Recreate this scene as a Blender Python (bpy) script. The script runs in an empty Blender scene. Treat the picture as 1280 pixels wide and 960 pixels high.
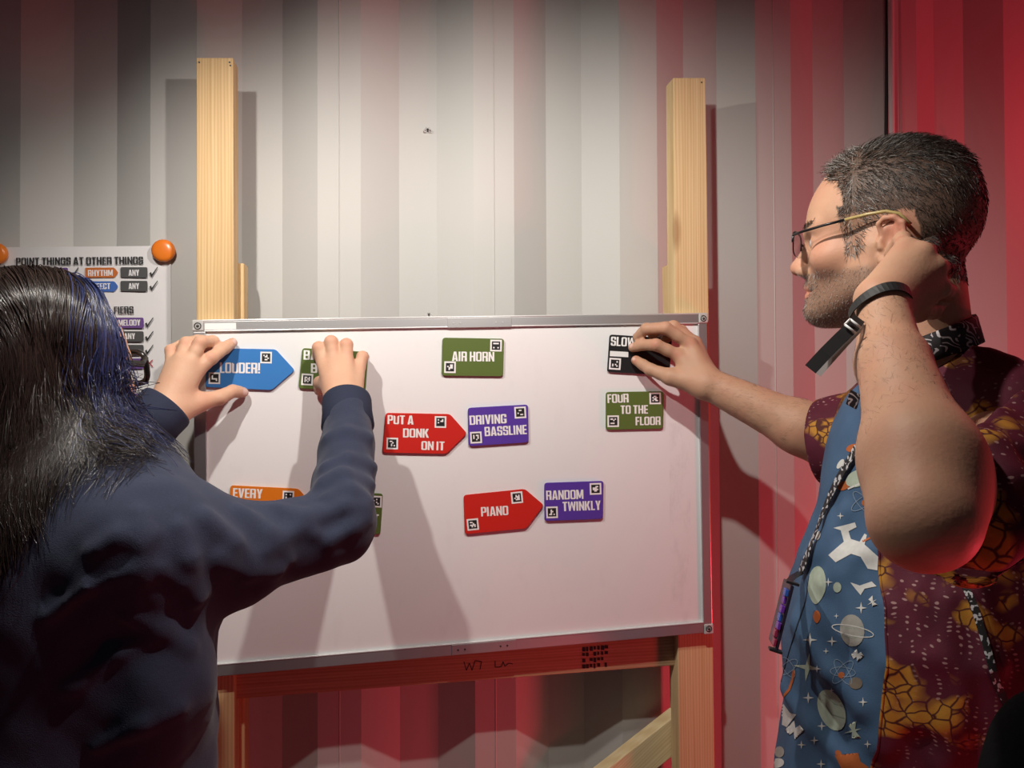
import bpy, math, random
import numpy as np
from math import sin, cos, pi, radians, sqrt
from mathutils import Vector, Matrix, noise

scene = bpy.context.scene
COL = scene.collection
rng = np.random.default_rng(7)
random.seed(7)

# ------------------------------------------------------------------ camera
FPX = 900.0
YAW, PITCH, ROLL = 0.16027, 0.0132, -0.00373
CAM = np.array([0.0, 0.0, 1.46])
_f = np.array([sin(YAW)*cos(PITCH), cos(YAW)*cos(PITCH), sin(PITCH)])
_r0 = np.array([cos(YAW), -sin(YAW), 0.0])
_u0 = np.cross(_r0, _f)
_r = cos(ROLL)*_r0 + sin(ROLL)*_u0
_u = -sin(ROLL)*_r0 + cos(ROLL)*_u0
cd = bpy.data.cameras.new('camera')
cd.sensor_width = 36.0
cd.lens = FPX/1280*36.0
cd.clip_start = 0.02
co = bpy.data.objects.new('camera', cd)
COL.objects.link(co)
co.matrix_world = Matrix(((_r[0], _u[0], -_f[0], CAM[0]), (_r[1], _u[1], -_f[1], CAM[1]), (_r[2], _u[2], -_f[2], CAM[2]), (0, 0, 0, 1)))
scene.camera = co

def J(px, py, y):
    """point of the room on the plane world-y = y that shows at pixel px, py"""
    d = _f + (px-640)/FPX*_r + (480-py)/FPX*_u
    return CAM + d*(y/d[1])

def pix(P):
    q = np.asarray(P) - CAM
    z = q@_f
    return np.stack([640+FPX*(q@_r)/z, 480-FPX*(q@_u)/z], -1)

D = 1.269            # distance of the whiteboard face
GAP = 0.115          # whiteboard face to the forward flats of the wall
YF = D+GAP           # forward flats
YB = YF+0.036        # backward flats

# ------------------------------------------------------------------ view, world, lamps
scene.view_settings.view_transform = 'Standard'
scene.view_settings.look = 'None'
scene.view_settings.gamma = 1.0
scene.view_settings.use_curve_mapping = False
scene.view_settings.exposure = 0.0
scene.cycles.use_denoising = True
scene.cycles.max_bounces = 8

wd = bpy.data.worlds.new('world')
scene.world = wd
wd.use_nodes = True
wd.node_tree.nodes['Background'].inputs[0].default_value = (0.62, 0.52, 0.60, 1)
wd.node_tree.nodes['Background'].inputs[1].default_value = 0.055

def aim(o, tgt):
    v = Vector(tgt)-o.location
    o.rotation_euler = v.to_track_quat('-Z', 'Y').to_euler()

def spot(name, loc, tgt, power, color, size_deg, blend, radius):
    l = bpy.data.lights.new(name, 'SPOT')
    l.energy = power; l.color = color; l.spot_size = radians(size_deg); l.spot_blend = blend
    l.shadow_soft_size = radius
    o = bpy.data.objects.new(name, l); COL.objects.link(o)
    o.location = loc; aim(o, tgt); return o

def area(name, loc, tgt, power, color, sx, sy):
    l = bpy.data.lights.new(name, 'AREA')
    l.energy = power; l.color = color; l.shape = 'RECTANGLE'; l.size = sx; l.size_y = sy
    o = bpy.data.objects.new(name, l); COL.objects.link(o)
    o.location = loc; aim(o, tgt); return o

WARM = (1.0, 0.945, 0.865)
spot('spotlight_left', (-0.33, 0.71, 2.04), (0.04, 1.30, 1.30), 19.5, WARM, 128, 0.85, 0.012)
spot('spotlight_right', (0.18, 0.64, 2.02), (0.22, 1.30, 1.30), 20.5, WARM, 146, 0.8, 0.012)
RED = (1.0, 0.05, 0.08)
area('red_stage_light', (1.75, 0.68, 0.70), (0.2, 1.35, 1.0), 9, RED, 0.2, 0.3)
area('red_wall_light', (1.75, 0.95, 2.1), (1.0, 1.4, 1.5), 1.9, RED, 0.3, 0.3)
area('red_floor_light', (0.90, 0.25, 0.25), (0.05, 1.4, 0.95), 4.0, RED, 0.2, 0.2)

# ------------------------------------------------------------------ helpers: objects
def props(o, label=None, cat=None, group=None, kind=None):
    if label: o['label'] = label
    if cat: o['category'] = cat
    if group: o['group'] = group
    if kind: o['kind'] = kind
    return o

def empty(name, loc, label, cat, group=None):
    o = bpy.data.objects.new(name, None); COL.objects.link(o)
    o.location = Vector(loc); o.empty_display_size = 0.05
    return props(o, label, cat, group)

def link(name, me, mats, parent=None, smooth=False):
    o = bpy.data.objects.new(name, me); COL.objects.link(o)
    for m in (mats if isinstance(mats, (list, tuple)) else [mats]): me.materials.append(m)
    if smooth: me.polygons.foreach_set('use_smooth', [True]*len(me.polygons))
    if parent is not None:
        o.parent = parent
        p = parent; off = Vector((0, 0, 0))
        while p is not None:
            off += p.location; p = p.parent
        me.transform(Matrix.Translation(-off))
    return o

def from_arrays(name, V, F, nper=4):
    """V (n,3), F (m,nper) arrays to a mesh, fast"""
    me = bpy.data.meshes.new(name)
    V = np.ascontiguousarray(V, dtype=np.float32); F = np.ascontiguousarray(F, dtype=np.int32)
    me.vertices.add(len(V)); me.vertices.foreach_set('co', V.ravel())
    me.loops.add(F.size); me.loops.foreach_set('vertex_index', F.ravel())
    me.polygons.add(len(F))
    me.polygons.foreach_set('loop_start', np.arange(0, F.size, nper, dtype=np.int32))
    me.polygons.foreach_set('loop_total', np.full(len(F), nper, dtype=np.int32))
    me.update(calc_edges=True)
    return me

class MB:
    """collects polygons"""
    def __init__(self): self.v = []; self.f = []; self.m = []
    def poly(self, pts, mi=0):
        n = len(self.v); self.v += [tuple(map(float, p)) for p in pts]
        self.f.append(tuple(range(n, n+len(pts)))); self.m.append(mi)
    def prism(self, front, back, mi=0, cap_back=True):
        """two matching outlines (front seen counter-clockwise from the front)"""
        n = len(self.v); k = len(front)
        self.v += [tuple(map(float, p)) for p in front]+[tuple(map(float, p)) for p in back]
        self.f.append(tuple(range(n, n+k))); self.m.append(mi)
        if cap_back: self.f.append(tuple(range(n+2*k-1, n+k-1, -1))); self.m.append(mi)
        for i in range(k):
            j = (i+1) % k
            self.f.append((n+i, n+k+i, n+k+j, n+j)); self.m.append(mi)
    def box(self, lo, hi, mi=0):
        x0, y0, z0 = lo; x1, y1, z1 = hi
        self.prism([(x0, y0, z0), (x1, y0, z0), (x1, y0, z1), (x0, y0, z1)], [(x0, y1, z0), (x1, y1, z0), (x1, y1, z1), (x0, y1, z1)], mi)
    def tube(self, path, r, n=10, mi=0, caps=True):
        path = [np.array(p, float) for p in path]
        rs = r if isinstance(r, (list, tuple, np.ndarray)) else [r]*len(path)
        base = len(self.v); a = None
        for i, p in enumerate(path):
            t = path[min(i+1, len(path)-1)]-path[max(i-1, 0)]; t /= np.linalg.norm(t)
            if a is None:
                a = np.cross(t, [0, 0, 1.0] if abs(t[2]) < .9 else [1.0, 0, 0])
            a = a-t*(a@t); a /= np.linalg.norm(a); b = np.cross(t, a)
            for k in range(n):
                an = 2*pi*k/n
                self.v.append(tuple(p+rs[i]*(cos(an)*a+sin(an)*b)))
        for i in range(len(path)-1):
            for k in range(n):
                k2 = (k+1) % n
                self.f.append((base+i*n+k, base+i*n+k2, base+(i+1)*n+k2, base+(i+1)*n+k)); self.m.append(mi)
        if caps:
            self.f.append(tuple(base+k for k in range(n-1, -1, -1))); self.m.append(mi)
            e = base+(len(path)-1)*n
            self.f.append(tuple(e+k for k in range(n))); self.m.append(mi)
    def band(self, path, width_dirs, w, th, mi=0):
        """a strap: rectangular section w x th along path"""
        path = [np.array(p, float) for p in path]; base = len(self.v)
        for i, p in enumerate(path):
            t = path[min(i+1, len(path)-1)]-path[max(i-1, 0)]; t /= np.linalg.norm(t)
            a = np.array(width_dirs[i] if isinstance(width_dirs, list) else width_dirs, float)
            a = a-t*(a@t); a /= np.linalg.norm(a); b = np.cross(t, a)
            for s, q in ((-1, -1), (1, -1), (1, 1), (-1, 1)): self.v.append(tuple(p+a*s*w/2+b*q*th/2))
        for i in range(len(path)-1):
            for k in range(4):
                k2 = (k+1) % 4
                self.f.append((base+4*i+k, base+4*i+k2, base+4*i+4+k2, base+4*i+4+k)); self.m.append(mi)
        self.f.append((base+3, base+2, base+1, base)); self.m.append(mi)
        e = base+4*(len(path)-1); self.f.append((e, e+1, e+2, e+3)); self.m.append(mi)
    def build(self, name, mats, parent=None, smooth=False, bevel=0.0, segs=2, recalc=True):
        import bmesh
        me = bpy.data.meshes.new(name)
        me.from_pydata(self.v, [], self.f)
        me.polygons.foreach_set('material_index', self.m)
        if recalc:
            bm = bmesh.new(); bm.from_mesh(me)
            bmesh.ops.recalc_face_normals(bm, faces=bm.faces); bm.to_mesh(me); bm.free()
        o = link(name, me, mats, parent, smooth)
        if bevel:
            b = o.modifiers.new('bevel', 'BEVEL'); b.width = bevel; b.segments = segs; b.limit_method = 'ANGLE'
        return o

# ------------------------------------------------------------------ helpers: materials
def mat(name, color=(.5, .5, .5), rough=.5, metal=0.0, spec=.5, **kw):
    m = bpy.data.materials.new(name); m.use_nodes = True
    b = m.node_tree.nodes['Principled BSDF']
    b.inputs['Base Color'].default_value = (*color, 1); b.inputs['Roughness'].default_value = rough
    b.inputs['Metallic'].default_value = metal; b.inputs['Specular IOR Level'].default_value = spec
    for k, v in kw.items(): b.inputs[k.replace('_', ' ')].default_value = v
    return m

class NT:
    def __init__(self, m): self.m = m; self.t = m.node_tree; self.b = self.t.nodes['Principled BSDF']
    def n(self, typ, ins=None, **at):
        nd = self.t.nodes.new(typ)
        for k, v in at.items(): setattr(nd, k, v)
        for k, v in (ins or {}).items(): self.set(nd.inputs[k], v)
        return nd
    def set(self, sock, v):
        if hasattr(v, 'is_output') or isinstance(v, bpy.types.NodeSocket): self.t.links.new(v, sock)
        elif isinstance(v, bpy.types.Node): self.t.links.new(v.outputs[0], sock)
        else: sock.default_value = v
    def math(self, op, a, b=0.0, c=None):
        nd = self.t.nodes.new('ShaderNodeMath'); nd.operation = op
        self.set(nd.inputs[0], a); self.set(nd.inputs[1], b)
        if c is not None: self.set(nd.inputs[2], c)
        return nd.outputs[0]
    def dot(self, vec, d):
        nd = self.t.nodes.new('ShaderNodeVectorMath'); nd.operation = 'DOT_PRODUCT'
        self.set(nd.inputs[0], vec); nd.inputs[1].default_value = d
        return nd.outputs['Value']
    def mix(self, fac, a, b, blend='MIX'):
        nd = self.t.nodes.new('ShaderNodeMix'); nd.data_type = 'RGBA'; nd.blend_type = blend
        self.set(nd.inputs[0], fac)
        self.set(nd.inputs[6], (*a, 1) if isinstance(a, tuple) and len(a) == 3 else a)
        self.set(nd.inputs[7], (*b, 1) if isinstance(b, tuple) and len(b) == 3 else b)
        return nd.outputs[2]
    def ramp(self, fac, stops, interp='LINEAR'):
        nd = self.t.nodes.new('ShaderNodeValToRGB'); self.set(nd.inputs[0], fac)
        cr = nd.color_ramp; cr.interpolation = interp
        while len(cr.elements) < len(stops): cr.elements.new(.5)
        for e, (p, c) in zip(cr.elements, stops):
            e.position = p; e.color = (*c, 1) if len(c) == 3 else c
        return nd.outputs[0]
    def noise(self, vec, scale, detail=3, rough=.5):
        nd = self.n('ShaderNodeTexNoise', {'Scale': scale, 'Detail': detail, 'Roughness': rough})
        if vec is not None: self.set(nd.inputs['Vector'], vec)
        return nd.outputs[0]
    def mapped(self, vec, scale=(1, 1, 1), rot=(0, 0, 0), loc=(0, 0, 0)):
        nd = self.n('ShaderNodeMapping', {'Vector': vec, 'Scale': scale, 'Rotation': rot, 'Location': loc})
        return nd.outputs[0]
    def pos(self): return self.n('ShaderNodeNewGeometry').outputs['Position']
    def attr(self, name): return self.n('ShaderNodeAttribute', attribute_name=name)
    def bump(self, h, strength=.3, dist=.002):
        nd = self.n('ShaderNodeBump', {'Height': h, 'Strength': strength, 'Distance': dist})
        self.set(self.b.inputs['Normal'], nd.outputs[0]); return nd
    def base(self, c): self.set(self.b.inputs['Base Color'], c)
# ------------------------------------------------------------------ setting materials
def wall_mat(name, col, dirt=.05):
    m = mat(name, col, .55, spec=.35); t = NT(m); p = t.pos()
    n1 = t.noise(t.mapped(p, (1.2, 1.2, .5)), 3.0, 4)
    n2 = t.noise(p, 160, 2)
    c = t.mix(n1, tuple(x*(1-dirt) for x in col), tuple(min(1, x*(1+dirt)) for x in col))
    sp = t.ramp(t.noise(p, 55, 3, .7), [(.0, (1, 1, 1)), (.29, (0, 0, 0))])
    t.base(t.mix(t.math('MULTIPLY', sp, .35), c, (.18, .16, .14))); t.bump(n2, .12, .0006); return m

M_wall = wall_mat('painted_steel_grey', (.53, .52, .50))
M_wall_redlit = wall_mat('painted_steel_red_light_tint', (.56, .42, .42), .08)  # red light and the lack of white light mixed into the wall colour
M_floor = mat('floor_plywood', (.16, .13, .11), .7)
t = NT(M_floor); t.base(t.mix(t.noise(t.mapped(t.pos(), (2, 14, 2)), 3, 5), (.10, .08, .07), (.2, .16, .13)))
M_ceil = wall_mat('ceiling_paint', (.2, .19, .19))

def pine(name, axis_rot, c1=(.70, .50, .27), c2=(.50, .31, .13), seed=0):
    m = mat(name, c1, .6, spec=.3); t = NT(m)
    p = t.mapped(t.pos(), (1, 1, 1), axis_rot, (seed*.37, seed*.11, 0))
    g = t.noise(t.mapped(p, (95, 60, 1.6)), 1.6, 4, .6)
    w = t.n('ShaderNodeTexWave', {'Vector': t.mapped(p, (1, .6, .05)), 'Scale': 58, 'Distortion': 9.0, 'Detail': 3, 'Detail Scale': .55}, bands_direction='X')
    f = t.math('ADD', t.math('MULTIPLY', g, .68), t.math('MULTIPLY', w.outputs[1], .26))
    col = t.ramp(f, [(.25, c1), (.5, tuple(a*.5+b*.5 for a, b in zip(c1, c2))), (.75, c2)])
    v = t.n('ShaderNodeTexVoronoi', {'Vector': t.mapped(p, (9, 6, 2.9)), 'Scale': 1.0, 'Randomness': 1.0})
    k = t.ramp(v.outputs['Distance'], [(.0, (1, 1, 1)), (.09, (.9, .9, .9)), (.15, (0, 0, 0))])
    t.base(t.mix(t.math('MULTIPLY', k, .7), col, (.30, .15, .06))); t.bump(f, .15, .0006); return m

M_pine_l = pine('pine_upright', (0, 0, 0), seed=1)
M_pine_r = pine('pine_upright_pale', (0, 0, 0), c1=(.74, .56, .32), c2=(.56, .37, .17), seed=3)
M_pine_h = pine('pine_rail', (0, radians(90), 0), c1=(.62, .40, .24), c2=(.42, .24, .12), seed=5)
M_pine_d = pine('pine_brace', (0, radians(-50), 0), c1=(.85, .70, .42), c2=(.70, .52, .27), seed=8)
M_ink = mat('black_ink', (.03, .03, .03), .8)
M_darkmetal = mat('dark_metal', (.10, .10, .10), .35, .8)
M_black = mat('black_plastic', (.012, .012, .013), .4)

# ------------------------------------------------------------------ back wall: pressed steel sheet of a shipping container
a0 = J(353, 300, YB)[0]; a1 = J(897, 300, YB)[0]
PITCHW = (a1-a0)/3
B0, B1 = 0.0, J(397, 300, YF)[0]-a0
A0 = J(451, 300, YF)[0]-a0; A1 = J(499, 300, YB)[0]-a0
def wall_profile(x0, x1):
    pts = []
    k = math.floor((x0-a0)/PITCHW)-1
    while a0+k*PITCHW < x1+PITCHW:
        o = a0+k*PITCHW; mid = o+(B1+A0)/2
        seg = [(o, YB), (o+B1, YF)]
        if k in (0, 1, 3): seg += [(mid-.0012, YF), (mid, YF-.0014), (mid+.0012, YF)]
        pts += seg+[(o+A0, YF), (o+A1, YB)]
        k += 1
    out = []
    for (xa, ya), (xb, yb) in zip(pts, pts[1:]):
        for xc in (x0, x1):
            if xa < xc < xb: out.append((xc, ya+(yb-ya)*(xc-xa)/(xb-xa)))
        if x0 <= xb <= x1: out.append((xb, yb))
    return sorted(set(out))
def corrugated(name, x0, x1, m):
    pr = wall_profile(x0, x1); mb = MB()
    base = 0; n = len(pr)
    mb.v = [(x, y, 0.0) for x, y in pr]+[(x, y, 2.42) for x, y in pr]+[(x, YB+.03, 0.0) for x, y in pr]+[(x, YB+.03, 2.42) for x, y in pr]
    for i in range(n-1):
        mb.f += [(i, i+1, n+i+1, n+i), (2*n+i+1, 2*n+i, 3*n+i, 3*n+i+1)]; mb.m += [0, 0]
    mb.f += [(0, n, 3*n, 2*n), (n-1, 3*n-1, 4*n-1, 2*n-1)]; mb.m += [0, 0]
    o = mb.build(name, m, bevel=.006, segs=2); o['kind'] = 'structure'; return o
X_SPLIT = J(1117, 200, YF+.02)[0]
corrugated('wall_back', -2.4, X_SPLIT, M_wall)
corrugated('wall_right', X_SPLIT, 2.4, M_wall_redlit)  # same wall carried on, tinted from where the white light ends
mb = MB(); mb.box((-2.4, -.9, -.05), (2.4, YB+.03, 0)); o = mb.build('floor', M_floor); o['kind'] = 'structure'
mb = MB(); mb.box((-2.4, -.9, 2.42), (2.4, YB+.03, 2.47)); o = mb.build('ceiling', M_ceil); o['kind'] = 'structure'

# ------------------------------------------------------------------ timber frame that carries the board
def plumb(q, z0=0.0):
    """stretch a px-quad prism (tl,tr,br,bl points) down to z0"""
    tl, tr, br, bl = q
    bl2 = tl+(bl-tl)*((tl[2]-z0)/(tl[2]-bl[2])); br2 = tr+(br-tr)*((tr[2]-z0)/(tr[2]-br[2]))
    return [tl, tr, br2, bl2]
def timber(name, pxq, y, depth, m, parent=None, down=False, bevel=.0015):
    q = [J(a, b, y) for a, b in pxq]
    if down: q = plumb(q)
    f = [q[3], q[2], q[1], q[0]]
    b = [p+np.array([0, depth, 0]) for p in f]
    mb = MB(); mb.prism(f, b); return mb.build(name, m, parent, bevel=bevel), q

yp = D+.0145
fr = empty('timber_stand', (J(560, 900, yp)[0], yp+.03, 0), 'pine timber stand holding up the whiteboard, two uprights and a low rail', 'wooden stand')
timber('upright', [(245.5, 72), (291.5, 72), (293, 900), (246.5, 900)], yp, .038, M_pine_l, fr, True)
timber('upright', [(841.5, 97), (882, 97), (893.5, 955), (848.5, 955)], yp, .038, M_pine_r, fr, True)
timber('backing_batten', [(262, 329), (305, 329), (306, 900), (262, 900)], yp+.0385, .036, M_pine_l, fr, True)
timber('backing_batten', [(836, 330), (868, 330), (874, 900), (846.5, 900)], yp+.0385, .036, M_pine_r, fr, True)
rail, rq = timber('rail', [(294, 815), (849, 770), (849, 831.5), (294, 874)], yp+.018, .034, M_pine_h, fr)
timber('diagonal_brace', [(520, 1150), (846, 893), (848, 940), (548, 1176)], yp+.042, .034, M_pine_d, fr)
# stamp and pencil marks on the rail
mb = MB(); yk = yp+.0174
for r_ in range(4):
    for c_ in range(7):
        if rng.random() < .78:
            x0 = 728+c_*4.7; y0 = 809+r_*7.2-c_*.4; w = rng.uniform(2.2, 4.0); h = rng.uniform(3.5, 6)
            mb.poly([J(x0, y0+h, yk), J(x0+w, y0+h, yk), J(x0+w, y0, yk), J(x0, y0, yk)])
mb.build('stamp', M_ink, rail)
for word in ([[(580, 827), (583, 838), (587, 829), (590, 838), (594, 826)], [(594, 826), (602, 827), (600, 837)]], [[(619, 826), (619, 834), (624, 834), (627, 833), (629, 827), (631, 833), (636, 829), (641, 830)]]):
    mb = MB()
    for seg in word:
        for (xa, ya), (xb, yb) in zip(seg, seg[1:]):
            dx, dy = xb-xa, yb-ya; l = sqrt(dx*dx+dy*dy); nx, ny = -dy/l*.45, dx/l*.45
            mb.poly([J(xa+nx, ya+ny, yk), J(xb+nx, yb+ny, yk), J(xb-nx, yb-ny, yk), J(xa-nx, ya-ny, yk)])
    mb.build('pencil_word', M_ink, rail)
# nail heads at the timber tops
for a, b in ((249, 78), (287, 78), (288, 82), (877, 103)):
    p = J(a, b, yp); mb = MB(); mb.tube([p+np.array([0, .003, 0]), p-np.array([0, .0006, 0])], .0016, 8)
    mb.build('nail', M_darkmetal, fr)

# ------------------------------------------------------------------ whiteboard
BQ = np.array([(242, 402), (882.5, 393), (889.5, 789.5), (246, 847)], float)
PTL, PTR, PBR, PBL = [J(a, b, D) for a, b in BQ]
def BP(u, v, dy=0.0):
    """point on the board, u, v in metres from its top left corner"""
    U, V_ = u/.905, v/.594
    p = (PTL*(1-U)+PTR*U)*(1-V_)+(PBL*(1-U)+PBR*U)*V_
    return p+np.array([0, dy, 0])
M_white = mat('whiteboard_enamel', (.80, .80, .80), .32, spec=.4); t = NT(M_white); p = t.pos()
sm = t.ramp(t.noise(t.mapped(p, (26, 1, 14)), 1.0, 5, .65), [(.58, (0, 0, 0)), (.8, (1, 1, 1))])
bandx = t.math('MULTIPLY', t.math('GREATER_THAN', t.dot(p, (1, 0, 0)), BP(.828, .3)[0]), t.math('LESS_THAN', t.dot(p, (1, 0, 0)), BP(.868, .3)[0]))
bandz = t.math('MULTIPLY', t.math('LESS_THAN', t.dot(p, (0, 0, 1)), BP(.8, .20)[2]), bandx)
sm2 = t.ramp(t.noise(t.mapped(p, (55, 1, 22)), 1.0, 5, .7), [(.46, (0, 0, 0)), (.72, (1, 1, 1))])
fac = t.math('ADD', t.math('MULTIPLY', sm, .10), t.math('MULTIPLY', t.math('MULTIPLY', sm2, bandz), .24))
t.base(t.mix(fac, (.82, .815, .82), (.40, .39, .41)))
M_alu = mat('brushed_aluminium', (.62, .61, .62), .38, .85)
M_alulite = mat('aluminium_lip', (.85, .85, .85), .3, .6)
M_cap = mat('grey_corner_plastic', (.50, .49, .48), .45)

wb = empty('whiteboard', BP(.45, .594, .006), 'white magnetic whiteboard in a silver aluminium frame on the timber stand', 'whiteboard')
def bprism(u0, v0, u1, v1, y0, y1, mb, mi=0):
    mb.prism([BP(u0, v1, y0), BP(u1, v1, y0), BP(u1, v0, y0), BP(u0, v0, y0)], [BP(u0, v1, y1), BP(u1, v1, y1), BP(u1, v0, y1), BP(u0, v0, y1)], mi)
W_, H_ = .905, .594
mb = MB(); bprism(.012, .012, W_-.012, H_-.012, 0, .009, mb); mb.build('writing_surface', M_white, wb)
fw = .0175
for nm, (u0, v0, u1, v1), lip in (('top_rail', (0, 0, W_, fw), (fw, fw-.0022, W_-fw, fw)), ('bottom_rail', (0, H_-fw-.002, W_, H_), (fw, H_-fw-.0035, W_-fw, H_-fw-.001)),
                                 ('side_rail', (0, fw, fw+.002, H_-fw), None), ('side_rail', (W_-fw, fw, W_, H_-fw), None)):
    mb = MB(); bprism(u0, v0, u1, v1, -.0045, .012, mb)
    if lip: bprism(*lip, -.0055, 0, mb, 1)
    if nm == 'top_rail': bprism(0, -.0025, W_, .0006, -.0052, .012, mb, 1)
    mb.build(nm, [M_alu, M_alulite], wb, bevel=.0012)
for u, v in ((0, 0), (W_, 0), (0, H_), (W_, H_)):
    su = 1 if u == 0 else -1; sv = 1 if v == 0 else -1
    mb = MB(); ua, ub = sorted((u-su*.0015, u+su*.0165)); va, vb = sorted((v-sv*.0025, v+sv*.0165)); bprism(ua, va, ub, vb, -.0062, .0125, mb)
    c = mb.build('corner_cap', M_cap, wb, bevel=.002)
    mb = MB(); cc = BP(u+su*.008, v+sv*.008, 0)
    ring = [cc+np.array([.0052*cos(a), -.0063, .0052*sin(a)]) for a in np.linspace(0, 2*pi, 20)]
    mb.tube(ring, .0010, 6, caps=False); mb.tube([cc+np.array([0, -.0055, 0]), cc+np.array([0, -.0078, 0])], [.0028, .0022], 10)
    mb.build('screw', M_darkmetal, c, smooth=True)
for v0 in (.0005, H_-.0185):
    mb = MB(); bprism(.422, v0, .536, v0+.0175, -.0058, -.004, mb); jp = mb.build('joint_plate', M_alu, wb, bevel=.0004)
    for u in (.433, .445, .508, .520):
        mb = MB(); c = BP(u, v0+.009, 0); mb.tube([c+np.array([0, -.0055, 0]), c+np.array([0, -.0064, 0])], .0016, 10)
        mb.build('rivet', M_alulite if v0 < .1 else M_darkmetal, jp)
mb = MB(); bprism(.0185, .0035, .0685, .0145, -.0052, -.0046, mb); mb.build('blank_label', mat('label_paper', (.86, .86, .85), .6), wb)

# ------------------------------------------------------------------ heavy condensed capitals
def rect(a, b, c, d): return [(a, b), (c, b), (c, d), (a, d)]
def ringq(x0, y0, x1, y1, s, b, c=.09, sk=(), sq=()):
    """octagonal ring as quads; sk: indices of segments skipped; sq: square corners among bl br tr tl"""
    cs = {k: (0.0 if k in sq else c) for k in ('bl', 'br', 'tr', 'tl')}
    ci = {k: (0.0 if k in sq else c*.45) for k in cs}
    def oc(x0, y0, x1, y1, q):
        return [(x0+q['bl'], y0), (x1-q['br'], y0), (x1, y0+q['br']), (x1, y1-q['tr']), (x1-q['tr'], y1), (x0+q['tl'], y1), (x0, y1-q['tl']), (x0, y0+q['bl'])]
    o = oc(x0, y0, x1, y1, cs); i = oc(x0+s, y0+b, x1-s, y1-b, ci)
    return [[o[k], o[(k+1) % 8], i[(k+1) % 8], i[k]] for k in range(8) if k not in sk]
S, Bh = .17, .14
G = {
 'I': (.20, [rect(0, 0, S, 1)]),
 'L': (.40, [rect(0, 0, S, 1), rect(S, 0, .40, Bh)]),
 'T': (.48, [rect(.14, 0, .34, 1-Bh), rect(0, 1-Bh, .48, 1)]),
 'E': (.41, [rect(0, 0, S, 1), rect(S, 0, .41, Bh), rect(S, 1-Bh, .41, 1), rect(S, .43, .385, .57)]),
 'F': (.40, [rect(0, 0, S, 1), rect(S, 1-Bh, .40, 1), rect(S, .42, .375, .57)]),
 'H': (.54, [rect(0, 0, S, 1), rect(.34, 0, .54, 1), rect(S, .43, .34, .58)]),
 'N': (.54, [rect(0, 0, .17, 1), rect(.37, 0, .54, 1), [(.17, .95), (.17, .55), (.37, .05), (.37, .45)], [(.15, 1), (.2, 1), (.2, .5), (.15, .6)]]),
 'M': (.70, [rect(0, 0, .17, 1), rect(.53, 0, .70, 1), [(.0, 1), (.22, 1), (.40, .1), (.29, .1)], [(.48, 1), (.70, 1), (.41, .1), (.30, .1)]]),
 'A': (.56, [[(0, 0), (.19, 0), (.29, .9), (.165, 1)], [(.37, 0), (.56, 0), (.395, 1), (.27, .9)], [(.165, 1), (.395, 1), (.36, .7), (.2, .7)], rect(.14, .17, .42, .31)]),
 'V': (.54, [[(0, 1), (.19, 1), (.30, .1), (.175, 0)], [(.35, 1), (.54, 1), (.365, 0), (.24, .1)], [(.175, 0), (.365, 0), (.34, .3), (.2, .3)]]),
 'W': (.80, [[(0, 1), (.17, 1), (.26, 0), (.11, 0)], [(.11, 0), (.26, 0), (.46, 1), (.34, 1)], [(.34, 1), (.46, 1), (.69, 0), (.54, 0)], [(.54, 0), (.69, 0), (.80, 1), (.63, 1)]]),
 'Y': (.52, [rect(.16, 0, .36, .45), [(0, 1), (.19, 1), (.30, .42), (.16, .40)], [(.33, 1), (.52, 1), (.36, .40), (.22, .42)]]),
 'K': (.56, [rect(0, 0, S, 1), [(.19, .42), (.19, .62), (.33, 1), (.54, 1), (.36, .52)], [(.2, .55), (.36, .58), (.56, 0), (.35, 0)]]),
 'U': (.52, ringq(0, 0, .52, 1.0, S, Bh, sk=(3, 4, 5), sq=('tr', 'tl'))),
 'O': (.53, ringq(0, 0, .53, 1, S, Bh)),
 'D': (.53, ringq(0, 0, .53, 1, S, Bh, sq=('bl', 'tl'))),
 'P': (.50, [rect(0, 0, S, 1)]+ringq(0, .38, .50, 1, S, .14, sq=('bl', 'tl'))),
 'B': (.53, ringq(0, 0, .53, .56, S, .14, .07, sq=('bl', 'tl'))+ringq(0, .43, .515, 1, S, .14, .07, sq=('bl', 'tl'))),
 'R': (.53, [rect(0, 0, S, 1), rect(.32, 0, .53, .40), [(.30, .43), (.32, .30), (.53, .36), (.47, .47)]]+ringq(0, .40, .52, 1, S, .14, .07, sq=('bl', 'tl'))),
 'C': (.51, ringq(0, 0, .51, 1, S, Bh, sk=(2,))+[rect(.31, .08, .51, .38), rect(.31, .64, .51, .92)]),
 'G': (.53, ringq(0, 0, .53, 1, S, Bh, sk=(2,))+[rect(.33, .06, .53, .50), rect(.27, .38, .40, .50), rect(.33, .66, .53, .92)]),
 'S': (.50, ringq(0, .44, .50, 1, S, .14, .08, sk=(1, 2))+ringq(0, 0, .50, .57, S, .14, .08, sk=(5, 6))+[rect(.31, .68, .50, .90), rect(0, .10, .19, .32), [(.0, .56), (.2, .44), (.5, .42), (.42, .56)]]),
 '!': (.20, [rect(0, .27, S, 1), rect(0, 0, S, .17)]),
}
def text_polys(s):
    x = 0.0; out = []
    for ch in s:
        if ch == ' ': x += .20; continue
        w, ps = G[ch]
        out += [[(x+a, b) for a, b in p] for p in ps]; x += w+.055
    return out, x-.055
def lay_text(mb, s, p0, p1, h, y, mi=0):
    """write s from pixel p0 to pixel p1 (baseline ends), cap height h, on the plane world-y = y"""
    ps, w = text_polys(s); p0 = np.array(p0, float); p1 = np.array(p1, float)
    ex = p1-p0; up = np.array([ex[1], -ex[0]])/np.linalg.norm(ex)*h
    for i, p in enumerate(ps):
        mb.poly([J(*(p0+ex*(a/w)+up*b), y-.000008*(i % 37)) for a, b in p], mi)

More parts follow.
